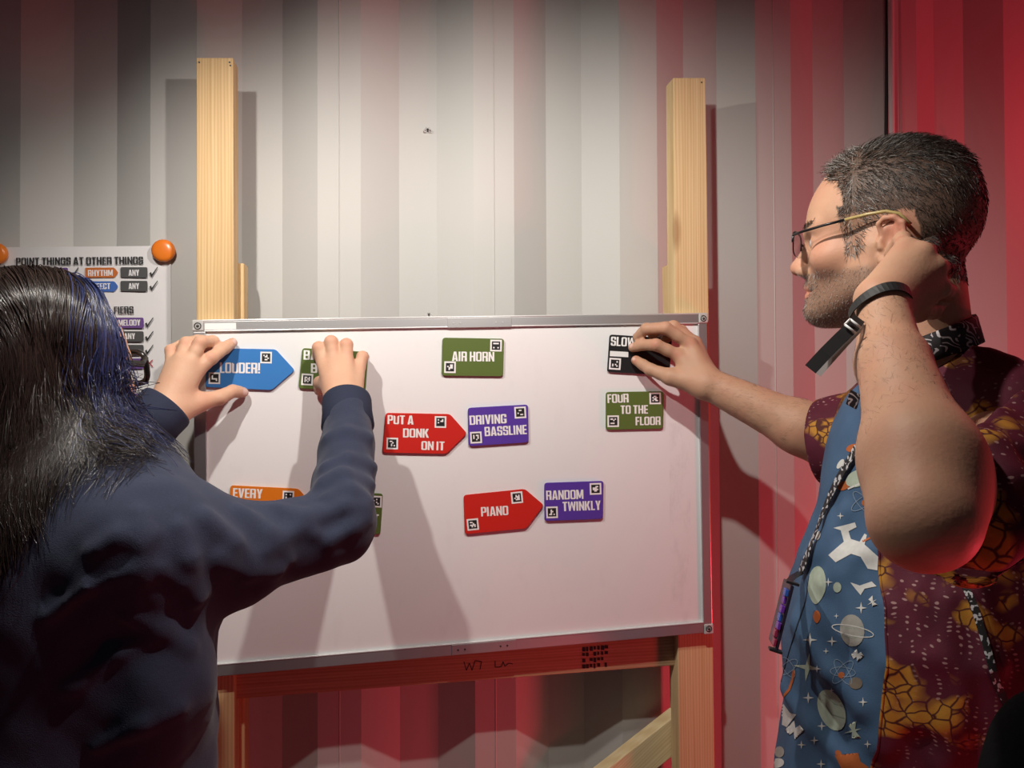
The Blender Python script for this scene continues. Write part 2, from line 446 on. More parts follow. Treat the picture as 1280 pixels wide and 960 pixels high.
# ------------------------------------------------------------------ magnetic tiles
def rounded(pts, r, n=4):
    out = []; k = len(pts)
    for i in range(k):
        p = np.array(pts[i], float); a = np.array(pts[i-1], float)-p; b = np.array(pts[(i+1) % k], float)-p
        la, lb = np.linalg.norm(a), np.linalg.norm(b); rr = min(r, la*.4, lb*.4)
        s = p+a/la*rr; e = p+b/lb*rr
        for q in np.linspace(0, 1, n+1): out.append((1-q)**2*s+2*q*(1-q)*p+q*q*e)
    return out
def vinyl(name, c): 
    m = mat(name, c, .42, spec=.35); t = NT(m); t.bump(t.noise(t.pos(), 900, 2), .05, .0003); return m
C_blue = vinyl('blue_vinyl', (.045, .21, .56)); C_green = vinyl('olive_vinyl', (.105, .155, .035)); C_red = vinyl('red_vinyl', (.60, .022, .015))
C_purple = vinyl('purple_vinyl', (.10, .045, .36)); C_orange = vinyl('orange_vinyl', (.72, .19, .012)); C_black = vinyl('black_vinyl', (.016, .016, .018))
M_print = mat('white_print', (.86, .85, .84), .5); M_printk = mat('black_print', (.012, .012, .012), .5)
YT = D-.0008          # back of a tile
TT = .0042            # thickness of a tile
TGRP = 'magnetic word tiles on the whiteboard'
CELLS = {}
def marker(mb, c, size, ang, seed):
    r_ = np.random.default_rng(seed); c = np.array(c, float); ex = np.array([cos(ang), sin(ang)]); ey = np.array([-sin(ang), cos(ang)])
    def sq(u0, v0, u1, v1, dy, mi): mb.poly([J(*(c+ex*u+ey*v), YT-TT-dy) for u, v in ((u0, v1), (u1, v1), (u1, v0), (u0, v0))], mi)
    h = size/2; sq(-h, -h, h, h, .00025, 0); k = h*.72; sq(-k, -k, k, k, .00045, 1)
    s = k*2/6; pat = r_.random((4, 4)) < .45; pat[r_.integers(4), r_.integers(4)] = True
    for i in range(4):
        for j in range(4):
            if pat[i, j]: sq(-k+s*(1+i), -k+s*(1+j), -k+s*(2+i), -k+s*(2+j), .00065, 0)
def tile(outline, m, texts, marks, label, bars=(), r=4.0):
    pts = [np.array(p, float) for p in outline]; c = sum(pts)/len(pts)
    base = empty('magnetic_tile', J(*c, YT), label, 'magnetic tile', TGRP)
    rd = rounded(pts, r)[::-1]
    def ins(k): return [c+(p-c)*k for p in rd]
    f0 = [J(*p, YT-TT) for p in ins(.985)]; f1 = [J(*p, YT-TT+.0008) for p in rd]; bk = [J(*p, YT) for p in rd]
    mb = MB(); n = len(rd)
    mb.v = [tuple(p) for p in f0+f1+bk]
    mb.f = [tuple(range(n)), tuple(range(3*n-1, 2*n-1, -1))]; mb.m = [0, 0]
    for l in (0, n):
        for i in range(n):
            j = (i+1) % n; mb.f.append((l+i, l+n+i, l+n+j, l+j)); mb.m.append(0)
    mb.build('tile_body', m, base)
    tx = MB()
    for s, p0, p1, h in texts: lay_text(tx, s, p0, p1, h, YT-TT-.0003)
    for b in bars: tx.poly([J(*p, YT-TT-.0003) for p in b])
    if tx.v: tx.build('lettering', M_print, base, recalc=False)
    ang = math.atan2(pts[1][1]-pts[0][1], pts[1][0]-pts[0][0])
    for i, (a, b) in enumerate(marks):
        mk = MB(); marker(mk, (a, b), 14.5, ang, int(a*7+b)); mk.build('tracking_marker', [M_print, M_printk], base, recalc=False)
tile([(261.5, 435), (344.7, 436.6), (368.8, 463), (340, 487.8), (256, 484)], C_blue, [('LOUDER!', (274.7, 466.2), (325.4, 466.8), 13.2)], [(332.6, 446.9), (268, 472.7)],
     'blue arrow-shaped magnetic tile reading LOUDER!, on the whiteboard')
tile([(378, 435), (460.5, 440), (457, 489), (373, 485.6)], C_green, [('BA', (379.3, 449.5), (396.5, 450), 11.8), ('B', (388.5, 466), (396.5, 466.2), 11.8)], [(384, 474.4)],
     'green magnetic tile gripped under the right hand of the person in navy')
tile([(553, 422), (630, 423.4), (629, 470.6), (552, 469.7)], C_green, [('AIR HORN', (565, 451.4), (617.8, 451.9), 12)], [(620, 432), (562.5, 459)],
     'green magnetic tile reading AIR HORN at the upper middle of the whiteboard')
tile([(761.8, 418), (840, 423), (836.5, 469.5), (758.6, 465)], C_black, [('SLOW', (763.3, 432), (794.5, 433.6), 11.3)], [(768.7, 454.8)],
     'black magnetic tile reading SLOW, held by the man in the patterned shirt', bars=[[(762.2, 445.2), (785.2, 446.5), (785.5, 440), (762.6, 438.6)]])
tile([(757, 490), (829.7, 489), (828.7, 536), (757, 537.5)], C_green, [('FOUR', (759.5, 503.9), (786, 503), 11), ('TO THE', (775.7, 517.4), (810, 517), 10.6), ('FLOOR', (794.5, 531.6), (825.9, 531.2), 10.6)], [(819, 498), (766.5, 526.5)],
     'green magnetic tile reading FOUR TO THE FLOOR below the black tile')
tile([(482, 516), (562.5, 517.5), (584, 542), (558, 567.5), (478, 566)], C_red, [('PUT A', (484.4, 530), (516.9, 530.7), 11.2), ('DONK', (503.7, 546.7), (536, 547.2), 11.2), ('ON IT', (526.6, 562.4), (555.6, 563), 11)], [(550.6, 527.5), (490.3, 554.4)],
     'red arrow-shaped magnetic tile reading PUT A DONK ON IT')
tile([(584.7, 509.7), (660, 505.6), (661, 553), (585.6, 558)], C_purple, [('DRIVING', (587.2, 531.2), (633.4, 529), 11.6), ('BASSLINE', (606, 545.3), (658.7, 542.6), 11.6)], [(650.3, 515.6), (595, 546.9)],
     'purple magnetic tile reading DRIVING BASSLINE')
tile([(579.4, 618.7), (656, 611), (680, 631.5), (658, 660.6), (581, 668)], C_red, [('PIANO', (601.6, 645.6), (635.6, 643.7), 11.6)], [(646.2, 621.9), (591, 655.6)],
     'red arrow-shaped magnetic tile reading PIANO')
tile([(680.2, 603.4), (754.4, 601), (753.7, 648.7), (680.6, 651.5)], C_purple, [('RANDOM', (682.8, 625), (729.4, 623.6), 11.6), ('TWINKLY', (703.4, 639), (751, 637.3), 11.6)], [(744.4, 611), (690, 640.4)],
     'purple magnetic tile reading RANDOM TWINKLY')
tile([(288, 606.5), (373, 610.6), (395, 636), (367, 660), (286, 656)], C_orange, [('EVERY', (291, 621.8), (327.8, 623.3), 11.8), ('OTHER', (309.7, 638), (347, 639.5), 11.8)], [(360.3, 620.8)],
     'orange arrow-shaped magnetic tile reading EVERY, behind the navy sleeve')
tile([(402, 613.5), (478.8, 617), (475.6, 668), (399, 665)], C_green, [('ET', (458.5, 654), (473.2, 654.6), 11.6)], [(470, 627)],
     'green magnetic tile ending in ET, mostly behind the elbow of the person in navy')

# ------------------------------------------------------------------ poster on the wall
M_paper = mat('poster_paper', (.72, .70, .71), .6); t = NT(M_paper)
t.bump(t.noise(t.mapped(t.pos(), (9, 9, 5)), 2.0, 3), .5, .004)
PM = {'paper': 0, 'k': 1, 'red': 2, 'purple': 3, 'orange': 4, 'grey': 5, 'blue': 6, 'white': 7, 'x': 8}
P_mats = [M_paper, mat('poster_black', (.02, .02, .022), .6), mat('poster_red', (.36, .02, .03), .6), mat('poster_purple', (.12, .05, .22), .6), mat('poster_orange', (.50, .13, .02), .6),
          mat('poster_grey', (.06, .06, .062), .6), mat('poster_blue', (.04, .12, .42), .6), mat('poster_white', (.72, .70, .71), .6), mat('poster_crimson', (.40, .01, .03), .6)]
YPO = YF-.0035
mb = MB()
NX, NY = 12, 16
def ppos(u, v):
    a = -9*(1-u)+213.5*u; b = (309*(1-u)+307*u)*(1-v)+(602*(1-u)+601*u)*v
    return J(a+.8*v*u, b, YPO)
g = [[ppos(i/NX, j/NY)+np.array([0, -.0012*sin(i*.9+j*.4)*(1 if 0 < i < NX and j > 1 else 0)+.0012*(1 if 0 < i < NX else 0), 0]) for j in range(NY+1)] for i in range(NX+1)]
n0 = 0
for i in range(NX+1):
    for j in range(NY+1): mb.v.append(tuple(g[i][j]))
for i in range(NX+1):
    for j in range(NY+1): mb.v.append(tuple(g[i][j]+np.array([0, .0004, 0])))
idx = lambda i, j: i*(NY+1)+j
OFF = (NX+1)*(NY+1)
for i in range(NX):
    for j in range(NY):
        q = (idx(i, j+1), idx(i+1, j+1), idx(i+1, j), idx(i, j)); mb.f.append(q); mb.m.append(0)
        mb.f.append(tuple(OFF+k for k in q[::-1])); mb.m.append(0)
poster = empty('poster', J(102, 600, YF), 'white printed poster headed POINT THINGS AT OTHER THINGS on the wall', 'poster')
mb.build('sheet', M_paper, poster, smooth=True, recalc=False)
pr = MB(); yk = YPO-.0022; yk2 = yk-.0003
def pill(x0, y0, x1, y1, c, arrow=False):
    if arrow: pts = [(x0, y0), (x1-5, y0), (x1, (y0+y1)/2), (x1-5, y1), (x0, y1)]
    else: pts = [(x0, y0), (x1, y0), (x1, y1), (x0, y1)]
    pr.poly([J(*p, yk) for p in rounded(pts, 2.0, 3)[::-1]], PM[c])
def ptxt(s, x0, y0, x1, y1, h, c='white'): lay_text(pr, s, (x0, y0), (x1, y1), h, yk2, PM[c])
def check(x, y):
    for p in ([(x-5, y+1), (x-2.6, y-.6), (x-1.4, y+3), (x-2, y+6)], [(x-2, y+6), (x-1.6, y+2.2), (x+5.2, y-7), (x+5.8, y-6)]): pr.poly([J(*q, yk) for q in p[::-1]], PM['k'])
ptxt('POINT THINGS AT OTHER THINGS', 20, 331.5, 179, 330, 9.3, 'k')
pill(-3, 334.5, 42, 347, 'red', True); ptxt('SYNTH', 5.5, 345.2, 30.5, 344.8, 7.6)
pill(44.5, 334.5, 85, 347, 'purple'); ptxt('MELODY', 48.7, 345.2, 80.5, 344.8, 7.6); check(92.5, 341)
pill(106.5, 334.5, 148, 347, 'orange', True); ptxt('RHYTHM', 110, 345.2, 141, 344.8, 7.6)
pill(150.5, 334, 184.3, 347, 'grey'); ptxt('ANY', 160.7, 344.8, 174, 344.6, 7.6); check(191.5, 340.5)
pill(106.5, 351.5, 148, 364.5, 'blue', True); ptxt('EFFECT', 113, 361.6, 138, 361.3, 7.4)
pill(150.5, 351, 184.3, 364, 'grey'); ptxt('ANY', 160.7, 361.4, 174, 361.2, 7.4); check(191.5, 357.5)
ptxt('FIERS', 142.5, 392.3, 167, 391.8, 9, 'k')
pill(138, 397, 179.5, 410, 'purple'); ptxt('MELODY', 148, 407.2, 175.5, 406.8, 7.4); check(186, 403.5)
pill(138, 414, 179.5, 427, 'grey'); ptxt('ANY', 155, 424, 169, 423.8, 7.4); check(186, 420.5)
pill(138, 431, 179.5, 444, 'grey'); check(186, 437.5)
pill(138, 448, 179.5, 461, 'purple')
for s_ in (1, -1): pr.poly([J(*q, yk) for q in [(187-4.6*s_, 449.6), (187-3.0*s_, 449.6), (187+4.6*s_, 458.4), (187+3.0*s_, 458.4)]], PM['x'])
ptxt('S', 158, 487.5, 162.6, 487.4, 9, 'k')
pill(150, 492, 190, 505, 'purple'); ptxt('MELODY', 160, 502.6, 186.5, 502.2, 7.4)
for y0 in (512, 529, 546): pill(150, y0, 190, y0+13, 'grey')
pr.build('poster_print', P_mats, poster, recalc=False)
M_mag = mat('orange_magnet_plastic', (.80, .20, .02), .28)
for i, (a, b, r_, lab) in enumerate(((206, 314.5, 12, 'round orange magnet on the top right corner of the poster'), (-2.5, 318, 11.5, 'round orange magnet at the top left corner of the poster'), (203, 592, 10.5, 'round orange magnet low on the poster beside the navy sleeve'))):
    c = J(a, b, YPO-.0005); R_ = r_*1.52/900*1.0
    mb = MB(); prof = [(0.002, R_*.88), (-.003, R_*.98), (-.007, R_), (-.0105, R_*.93), (-.0125, R_*.75), (-.0135, R_*.45), (-.0138, R_*.05)]
    mb.tube([c+np.array([0, d-.002, 0]) for d, _ in prof], [q for _, q in prof], 28)
    o = mb.build('round_magnet', M_mag, smooth=True); props(o, lab, 'magnet', 'orange magnets on the poster')

# ------------------------------------------------------------------ conduit, cable and small fixings
M_pvc = mat('white_pvc', (.72, .66, .66), .4); M_rubber = mat('black_rubber', (.015, .014, .015), .55)
mb = MB(); yc = YF-.012
mb.tube([np.array([J(1115.5, 200, yc)[0]+.0006*sin(i*1.3), yc, 2.42-i*.1]) for i in range(25)], .0062, 12)
o = mb.build('conduit_pipe', M_pvc, smooth=True); props(o, 'thin white conduit pipe running down the wall above the man', 'pipe')
mb = MB(); xk = J(1109.5, 200, YF-.006)[0]
mb.tube([np.array([xk+.0035*sin(i*.32+1.0), YF-.0045, 2.42-i*.05]) for i in range(49)], .0034, 8)
o = mb.build('power_cable', M_rubber, smooth=True); props(o, 'black cable hanging beside the white conduit pipe', 'cable')
def wingbolt(p, s, label):
    b = empty('wall_fixing', p, label, 'fixing', 'winged bolts')
    mb = MB(); mb.tube([p+np.array([0, .004, 0]), p+np.array([0, -.008, 0])], [s*.5, s*.42], 12); mb.build('bolt_head', M_darkmetal, b, smooth=True)
    for sg in (-1, 1):
        mb = MB(); ring = [p+np.array([sg*s*.95+s*.5*cos(a), -.005, -s*.35+s*.55*sin(a)]) for a in np.linspace(0, 2*pi, 14)]
        mb.tube(ring, s*.2, 6, caps=False)
        mb.tube([p+np.array([sg*s*.25, -.005, s*.3]), p+np.array([sg*s*.55, -.006, s*.95])], [s*.3, s*.22], 8); mb.build('wing', M_cap, b, smooth=True)
wingbolt(J(534.5, 163.5, YB), .0050, 'small dark winged bolt on the wall above the whiteboard')
wingbolt(J(536, 393.5, D+.004), .0042, 'small dark winged bolt on the top edge of the whiteboard')
for a, b, lab in ((1193, 178, 'small rusty screw hole in the red-lit wall above the head of the man'), (1125.5, 48, 'small rusty screw in the red-lit wall beside the pipe')):
    c = J(a, b, YF+.018); mb = MB()
    mb.tube([c+np.array([.0038*cos(q), -.002, .0048*sin(q)]) for q in np.linspace(0, 2*pi, 16)], .0012, 6, caps=False)
    mb.tube([c+np.array([0, .02, 0]), c+np.array([0, -.003, 0])], .0022, 8)
    o = mb.build('screw', M_darkmetal, smooth=True); props(o, lab, 'screw', 'screws in the red wall')
# ------------------------------------------------------------------ implicit surfaces (bodies and clothes grow from these as single skins)
def v3(*a): return np.array(a, float)
class Prim:
    def __init__(self, fn, lo, hi, k=.01, op='u'): self.fn = fn; self.lo = np.array(lo); self.hi = np.array(hi); self.k = k; self.op = op
def cone(a, b, r1, r2=None, k=.01, op='u', flat=None):
    """tapered capsule; flat=(direction, factor): the section is factor times as thick along direction"""
    a = np.array(a, float); b = np.array(b, float); r2 = r1 if r2 is None else r2
    R = max(r1, r2); lo = np.minimum(a, b)-R; hi = np.maximum(a, b)+R
    n = s = None
    if flat is not None:
        n = np.array(flat[0], float); n /= np.linalg.norm(n); s = 1/flat[1]-1
        if flat[1] > 1: lo = lo-R*(flat[1]-1); hi = hi+R*(flat[1]-1)
    A0_ = a.copy(); bb = b.copy()
    if n is not None: bb = b+n*((b-a)@n)*s
    ba = bb-a; l2 = ba@ba; rr = r1-r2; a2 = l2-rr*rr; il2 = 1/max(l2, 1e-12); sg = np.sign(rr)
    def fn(P):
        pa = P-a
        if n is not None: pa = pa+np.outer(pa@n, n)*s
        if a2 <= 0 or l2 < 1e-12:
            d = np.sqrt((pa*pa).sum(1))-r1 if r1 >= r2 else np.sqrt(((pa-ba)**2).sum(1))-r2
        else:
            y = pa@ba; z = y-l2; w = pa*l2-np.outer(y, ba); x2 = (w*w).sum(1); y2 = y*y*l2; z2 = z*z*l2; kk = sg*rr*rr*x2
            d = np.where(np.sign(z)*a2*z2 > kk, np.sqrt(x2+z2)*il2-r2, np.where(np.sign(y)*a2*y2 < kk, np.sqrt(x2+y2)*il2-r1, (np.sqrt(x2*a2*il2)+y*rr)*il2-r1))
        return d*(flat[1] if flat is not None and flat[1] < 1 else 1.0) if flat is not None else d
    return Prim(fn, lo, hi, k, op)
def ell(c, r, axes=None, k=.01, op='u'):
    """ellipsoid, radii r along the rows of axes"""
    c = np.array(c, float); r = np.array(r, float); A = np.eye(3) if axes is None else np.array(axes, float)
    ext = np.sqrt(((A*r[:, None])**2).sum(0))
    def fn(P):
        q = (P-c)@A.T; k0 = np.sqrt(((q/r)**2).sum(1)); k1 = np.sqrt(((q/(r*r))**2).sum(1))
        return np.where(k1 > 1e-9, k0*(k0-1)/np.maximum(k1, 1e-9), -r.min())
    return Prim(fn, c-ext, c+ext, k, op)
def chain(pts, rs, k=.003, kin=.004):
    """a finger or a fold: capsules end to end, welded to the rest with k"""
    ps = [cone(pts[i], pts[i+1], rs[i], rs[i+1]) for i in range(len(pts)-1)]
    def fn(P):
        d = ps[0].fn(P)
        for p in ps[1:]: d = smin(d, p.fn(P), kin)
        return d
    return Prim(fn, np.min([p.lo for p in ps], 0), np.max([p.hi for p in ps], 0), k, 'u')
def half(c, n, lo, hi, k=.004):
    """cuts away the side that n points to"""
    c = np.array(c, float); n = np.array(n, float); n /= np.linalg.norm(n)
    return Prim(lambda P: -((P-c)@n), lo, hi, k, 's')
def smin(a, b, k):
    h = np.maximum(k-np.abs(a-b), 0)/k
    return np.minimum(a, b)-h*h*k*.25
def smax(a, b, k):
    h = np.maximum(k-np.abs(a-b), 0)/k
    return np.maximum(a, b)+h*h*k*.25
def field(prims, P, lo=None, hi=None, margin=0.0):
    d = np.full(len(P), 1.0)
    for p in prims:
        if lo is not None and (np.any(p.lo-p.k*1.8-margin > hi) or np.any(p.hi+p.k*1.8+margin < lo)): continue
        e = p.fn(P)
        d = smin(d, e, p.k) if p.op == 'u' else smax(d, -e, p.k)
    return d
def surface(name, prims, h, warp=None, warpmax=0.0, clip=None, n=14):
    """surface nets over the zero set of the field; returns V, F"""
    us = [p for p in prims if p.op == 'u']
    LO = np.min([p.lo for p in us], 0)-h*3-warpmax; HI = np.max([p.hi for p in us], 0)+h*3+warpmax
    if clip is not None: LO = np.maximum(LO, clip[0]); HI = np.minimum(HI, clip[1])
    B = h*n; nb = np.ceil((HI-LO)/B).astype(int)
    g = np.stack(np.meshgrid(*[np.arange(k) for k in nb], indexing='ij'), -1).reshape(-1, 3)
    rad = B*.5*sqrt(3)
    C = LO+(g+.5)*B
    dc = np.full(len(C), 1.0)
    for s0 in range(0, len(C), 20000): dc[s0:s0+20000] = field(prims, C[s0:s0+20000])
    g = g[np.abs(dc) < rad*1.5+h*2+warpmax]
    N = nb*n+2
    st = np.array([N[1]*N[2], N[2], 1], dtype=np.int64)
    ii = np.stack(np.meshgrid(*[np.arange(n+1)]*3, indexing='ij'), -1).reshape(-1, 3)
    keys = []; verts = []; quads = []
    E8 = np.array([[0, 0, 0], [1, 0, 0], [0, 1, 0], [1, 1, 0], [0, 0, 1], [1, 0, 1], [0, 1, 1], [1, 1, 1]])
    ED = [(0, 1), (2, 3), (4, 5), (6, 7), (0, 2), (1, 3), (4, 6), (5, 7), (0, 4), (1, 5), (2, 6), (3, 7)]
    for b in g:
        i0 = b*n; P = LO+(i0+ii)*h
        lo, hi = P[0], P[-1]
        d = field(prims, P, lo, hi, warpmax+h)
        if d.min() > warpmax or d.max() < -warpmax: continue
        if warp is not None: d = d+warp(P)
        if d.min() > 0 or d.max() < 0: continue
        Vv = d.reshape(n+1, n+1, n+1); ins = Vv < 0
        cnt = np.zeros((n, n, n), int)
        for e in E8: cnt += ins[e[0]:n+e[0], e[1]:n+e[1], e[2]:n+e[2]]
        cells = np.argwhere((cnt > 0) & (cnt < 8))
        if len(cells):
            c8 = np.stack([Vv[cells[:, 0]+e[0], cells[:, 1]+e[1], cells[:, 2]+e[2]] for e in E8], 1)
            acc = np.zeros((len(cells), 3)); num = np.zeros(len(cells))
            for i, j in ED:
                m = (c8[:, i] < 0) != (c8[:, j] < 0)
                tt = np.where(m, c8[:, i]/np.where(m, c8[:, i]-c8[:, j], 1), 0)
                acc += np.where(m[:, None], E8[i]+(E8[j]-E8[i])*tt[:, None], 0); num += m
            verts.append(LO+(i0+cells+acc/num[:, None])*h); keys.append((i0+cells+1)@st)
        for ax in range(3):
            o1, o2 = [(1, 2), (2, 0), (0, 1)][ax]
            sl0 = [slice(0, n)]*3; sl1 = list(sl0); sl1[ax] = slice(1, n+1)
            A_ = ins[tuple(sl0)]; B_ = ins[tuple(sl1)]
            e = np.argwhere(A_ != B_)
            if not len(e): continue
            fl = A_[e[:, 0], e[:, 1], e[:, 2]]
            base = (i0+e+1)@st
            q = np.stack([base, base-st[o1], base-st[o1]-st[o2], base-st[o2]], 1)
            q[~fl] = q[~fl][:, ::-1]; quads.append(q)
    K = np.concatenate(keys); V = np.concatenate(verts); Q = np.concatenate(quads)
    o = np.argsort(K); K = K[o]; V = V[o]
    idx = np.searchsorted(K, Q); idx = np.minimum(idx, len(K)-1)
    ok = (K[idx] == Q).all(1)
    F = idx[ok]
    return V, F
def smooth_v(V, F, it=1, lam=.5):
    for _ in range(it):
        s = np.zeros_like(V); c = np.zeros(len(V))
        for i in range(4):
            a = F[:, i]; b = F[:, (i+1) % 4]
            np.add.at(s, a, V[b]); np.add.at(c, a, 1); np.add.at(s, b, V[a]); np.add.at(c, b, 1)
        V = V+lam*(s/np.maximum(c, 1)[:, None]-V)
    return V
def skin_object(name, prims, h, mats, parent, warp=None, warpmax=0.0, clip=None, it=1, attrs=None):
    V, F = surface(name, prims, h, warp, warpmax, clip)
    V = smooth_v(V, F, it)
    me = from_arrays(name, V, F)
    for k, fn in (attrs or {}).items():
        a = me.attributes.new(k, 'FLOAT', 'POINT'); a.data.foreach_set('value', np.clip(fn(V), 0, 1).astype(np.float32))
    return link(name, me, mats, parent, True), V, F
def wnoise(P, f, seed=0.0):
    """cheap smooth pseudo noise in about -1..1"""
    x, y, z = P[:, 0]*f+seed, P[:, 1]*f+seed*1.7, P[:, 2]*f+seed*.6
    return (np.sin(x+1.3*np.sin(y*1.1+z*.7))+np.sin(y*1.3+1.1*np.sin(z*.9+x*.8))+np.sin(z*1.2+1.2*np.sin(x*1.2-y*.6)))/3
def strands(name, paths, r0, mats, parent, tip=.25, sides=3, tint=None, extra=None):
    """paths (n,k,3): tapered hairs as one mesh; tint (n,) per hair value"""
    P = np.asarray(paths, float); n, k, _ = P.shape
    T = np.gradient(P, axis=1); T /= np.maximum(np.linalg.norm(T, axis=2, keepdims=True), 1e-9)
    ref = np.where(np.abs(T[:, :1, 2:3]) < .9, v3(0, 0, 1), v3(1, 0, 0))
    A_ = np.cross(T, np.broadcast_to(ref, T.shape)); A_ /= np.maximum(np.linalg.norm(A_, axis=2, keepdims=True), 1e-9)
    B_ = np.cross(T, A_)
    r0 = np.broadcast_to(np.asarray(r0, float), (n,))
    rad = r0[:, None]*np.linspace(1, tip, k)[None, :]
    rings = np.stack([P+rad[..., None]*(cos(2*pi*s/sides)*A_+sin(2*pi*s/sides)*B_) for s in range(sides)], 2)
    V = rings.reshape(-1, 3)
    base = (np.arange(n)[:, None]*k+np.arange(k-1)[None, :])*sides
    F = np.concatenate([np.stack([base+s, base+(s+1) % sides, base+sides+(s+1) % sides, base+sides+s], -1).reshape(-1, 4) for s in range(sides)])
    tv = np.repeat(np.zeros(n) if tint is None else tint, k*sides)
    if extra is not None:
        V2, F2, t2 = extra
        F = np.concatenate([F, F2+len(V)]); V = np.concatenate([V, V2]); tv = np.concatenate([tv, t2])
    me = from_arrays(name, V, F)
    a = me.attributes.new('tint', 'FLOAT', 'POINT'); a.data.foreach_set('value', tv.astype(np.float32))
    return link(name, me, mats, parent, True)

def cast(prims, px, py, t0=.25, t1=2.2):
    """first point of the field's surface seen along the ray of a pixel"""
    d = J(px, py, 1.0)-CAM; d /= np.linalg.norm(d); t = t0
    for _ in range(80):
        P = CAM+d*t; e = field(prims, P[None])[0]
        if e < .0008: return P
        t += max(e*.8, .0006)
        if t > t1: break
    return None
def fold(prims, pts, r, sink=.55, k=.02):
    """a ridge of cloth laid on the surface along pixel points"""
    P = [cast(prims, *p) for p in pts]; P = [p for p in P if p is not None]
    if len(P) < 2: return None
    away = np.array([(p-CAM)/np.linalg.norm(p-CAM) for p in P])
    P = [p+a*r*sink for p, a in zip(P, away)]; n = len(P)
    return chain(P, [r*(.55+.45*sin(pi*(i+.5)/n)) for i in range(n)], k, .01)

# ------------------------------------------------------------------ people: shared pieces
class Frame:
    """local axes in mm: f forwards, s towards the side nearer the camera, u up"""
    def __init__(self, O, F, S, U, k=1.0): self.O = O; self.F = F; self.S = S; self.U = U; self.k = k*.001; self.A = np.array([F, S, U])
    def __call__(self, f, s, u): return self.O+self.k*(f*self.F+s*self.S+u*self.U)
    def loc(self, P): return (P-self.O)@self.A.T/self.k
def view_axes(px, py):
    v = _f+(px-640)/FPX*_r+(480-py)/FPX*_u; v[2] = 0; v /= np.linalg.norm(v)
    return np.cross(v, v3(0, 0, 1)), v
def head_frame(px, py, y, away_deg, up_deg, face_left, k=1.0, side_tilt=0.0):
    R, v = view_axes(px, py); a = radians(away_deg); sg = -1 if face_left else 1
    F = sg*R*cos(a)+v*sin(a); S_ = -v*cos(a)+sg*R*sin(a); U = v3(0, 0, 1)
    t_ = radians(up_deg); F, U = F*cos(t_)+U*sin(t_), U*cos(t_)-F*sin(t_)
    t_ = radians(side_tilt); S_, U = S_*cos(t_)+U*sin(t_), U*cos(t_)-S_*sin(t_)
    return Frame(J(px, py, y), F, S_, U, k)
def head_prims(H, nose=1.0, jaw=1.0, femin=0.0):
    q = H.k
    def E(f, s, u, rf, rs, ru, k=8, op='u'): return ell(H(f, s, u), np.array([rf, rs, ru])*q, H.A, k*q, op)
    def K(p, p2, r1, r2=None, k=8, op='u'): return cone(H(*p), H(*p2), r1*q, None if r2 is None else r2*q, k*q, op)
    out = [E(3, 0, 36, 98, 75, 82), E(-30, 0, 8, 64, 66, 62, 20), E(58, 0, 14, 51, 60, 56, 20), E(48, 0, -40, 56, 54, 64, 20)]
    for s in (1, -1):
        out += [K((18, 50*s, -72), (86, 13*s, -101), 20*jaw, 15*jaw, 22), K((14, 55*s, -30), (18, 50*s, -74), 20, 20, 22)]
    out += [E(80, 0, -70, 26, 29, 28, 14), E(87, 0, -103, 21*jaw, 23*jaw, 18, 12), K((60, 0, -96), (20, 0, -90), 26, 36, 24)]
    for s in (1, -1):
        out += [K((103, 9*s, 3), (84, 45*s, 6), 9-2*femin, 8, 12), E(68, 43*s, -36, 24, 20, 18, 20)]
        out += [E(106, 31*s, -14, 13, 17, 11, 12, 's'), E(84, 31*s, -14, 14.2, 15, 12, 5), E(99, 31*s, -15, 8, 11.5, 3.4, 1.5, 's')]
    out += [K((101, 0, -6), (118*nose, 0, -40), 8, 11, 9), E(119*nose, 0, -42, 11, 11, 10, 5)]
    for s in (1, -1): out += [E(109, 12*s, -47, 12, 8, 9, 5), E(116, 6.5*s, -54, 5, 3.6, 5, 3, 's')]
    out += [K((104, 0, -60), (106, 0, -68), 4, 5, 6)]
    out += [K((103.5, 0, -69.5), (91, 21*s, -75), 5.2, 2.6, 4) for s in (1, -1)]+[K((102.5, 0, -82), (91, 20*s, -77.5), 6.2, 2.6, 4) for s in (1, -1)]
    out += [K((111, 0, -76), (93, 26*s, -77), 1.9, 1.4, 2.5, 's') for s in (1, -1)]
    # ears: a shallow dish with a rolled rim
    e = lambda f, u: ((f+13)*.84-7, (u+12)*.84-25)
    for s in (1, -1):
        f1, u1 = e(-14, -12); f2, u2 = e(-9, -12)
        out += [E(f1, 76*s, u1, 14.5, 6, 24.5, 6), E(f2, 83*s, u2, 7.5, 6.5, 14, 4, 's')]
        rim = [(2, 78, 0), (4, 81, 12), (-4, 84, 19), (-16, 86, 19), (-28, 86, 10), (-30, 85, -6), (-24, 83, -24), (-14, 80, -37), (-3, 77, -42), (2, 75, -34)]
        rr = [2.6, 3, 3.3, 3.5, 3.6, 3.5, 3.3, 4.4, 4.8, 3]
        out.append(chain([H(e(p[0], p[2])[0], (p[1]-1)*s, e(p[0], p[2])[1]) for p in rim], [x*q for x in rr], 3*q, 3*q))
        out.append(chain([H(e(f_, u_)[0], (p_-1)*s, e(f_, u_)[1]) for f_, p_, u_ in ((-20, 83, 8), (-20, 83, -14), (-12, 82, -28))], [2.6*q]*3, 4*q, 3*q))
        out.append(K((e(3, -14)[0], 78*s, e(3, -14)[1]), (e(0, -22)[0], 79*s, e(0, -22)[1]), 3.5, 3.5, 4))
    return out
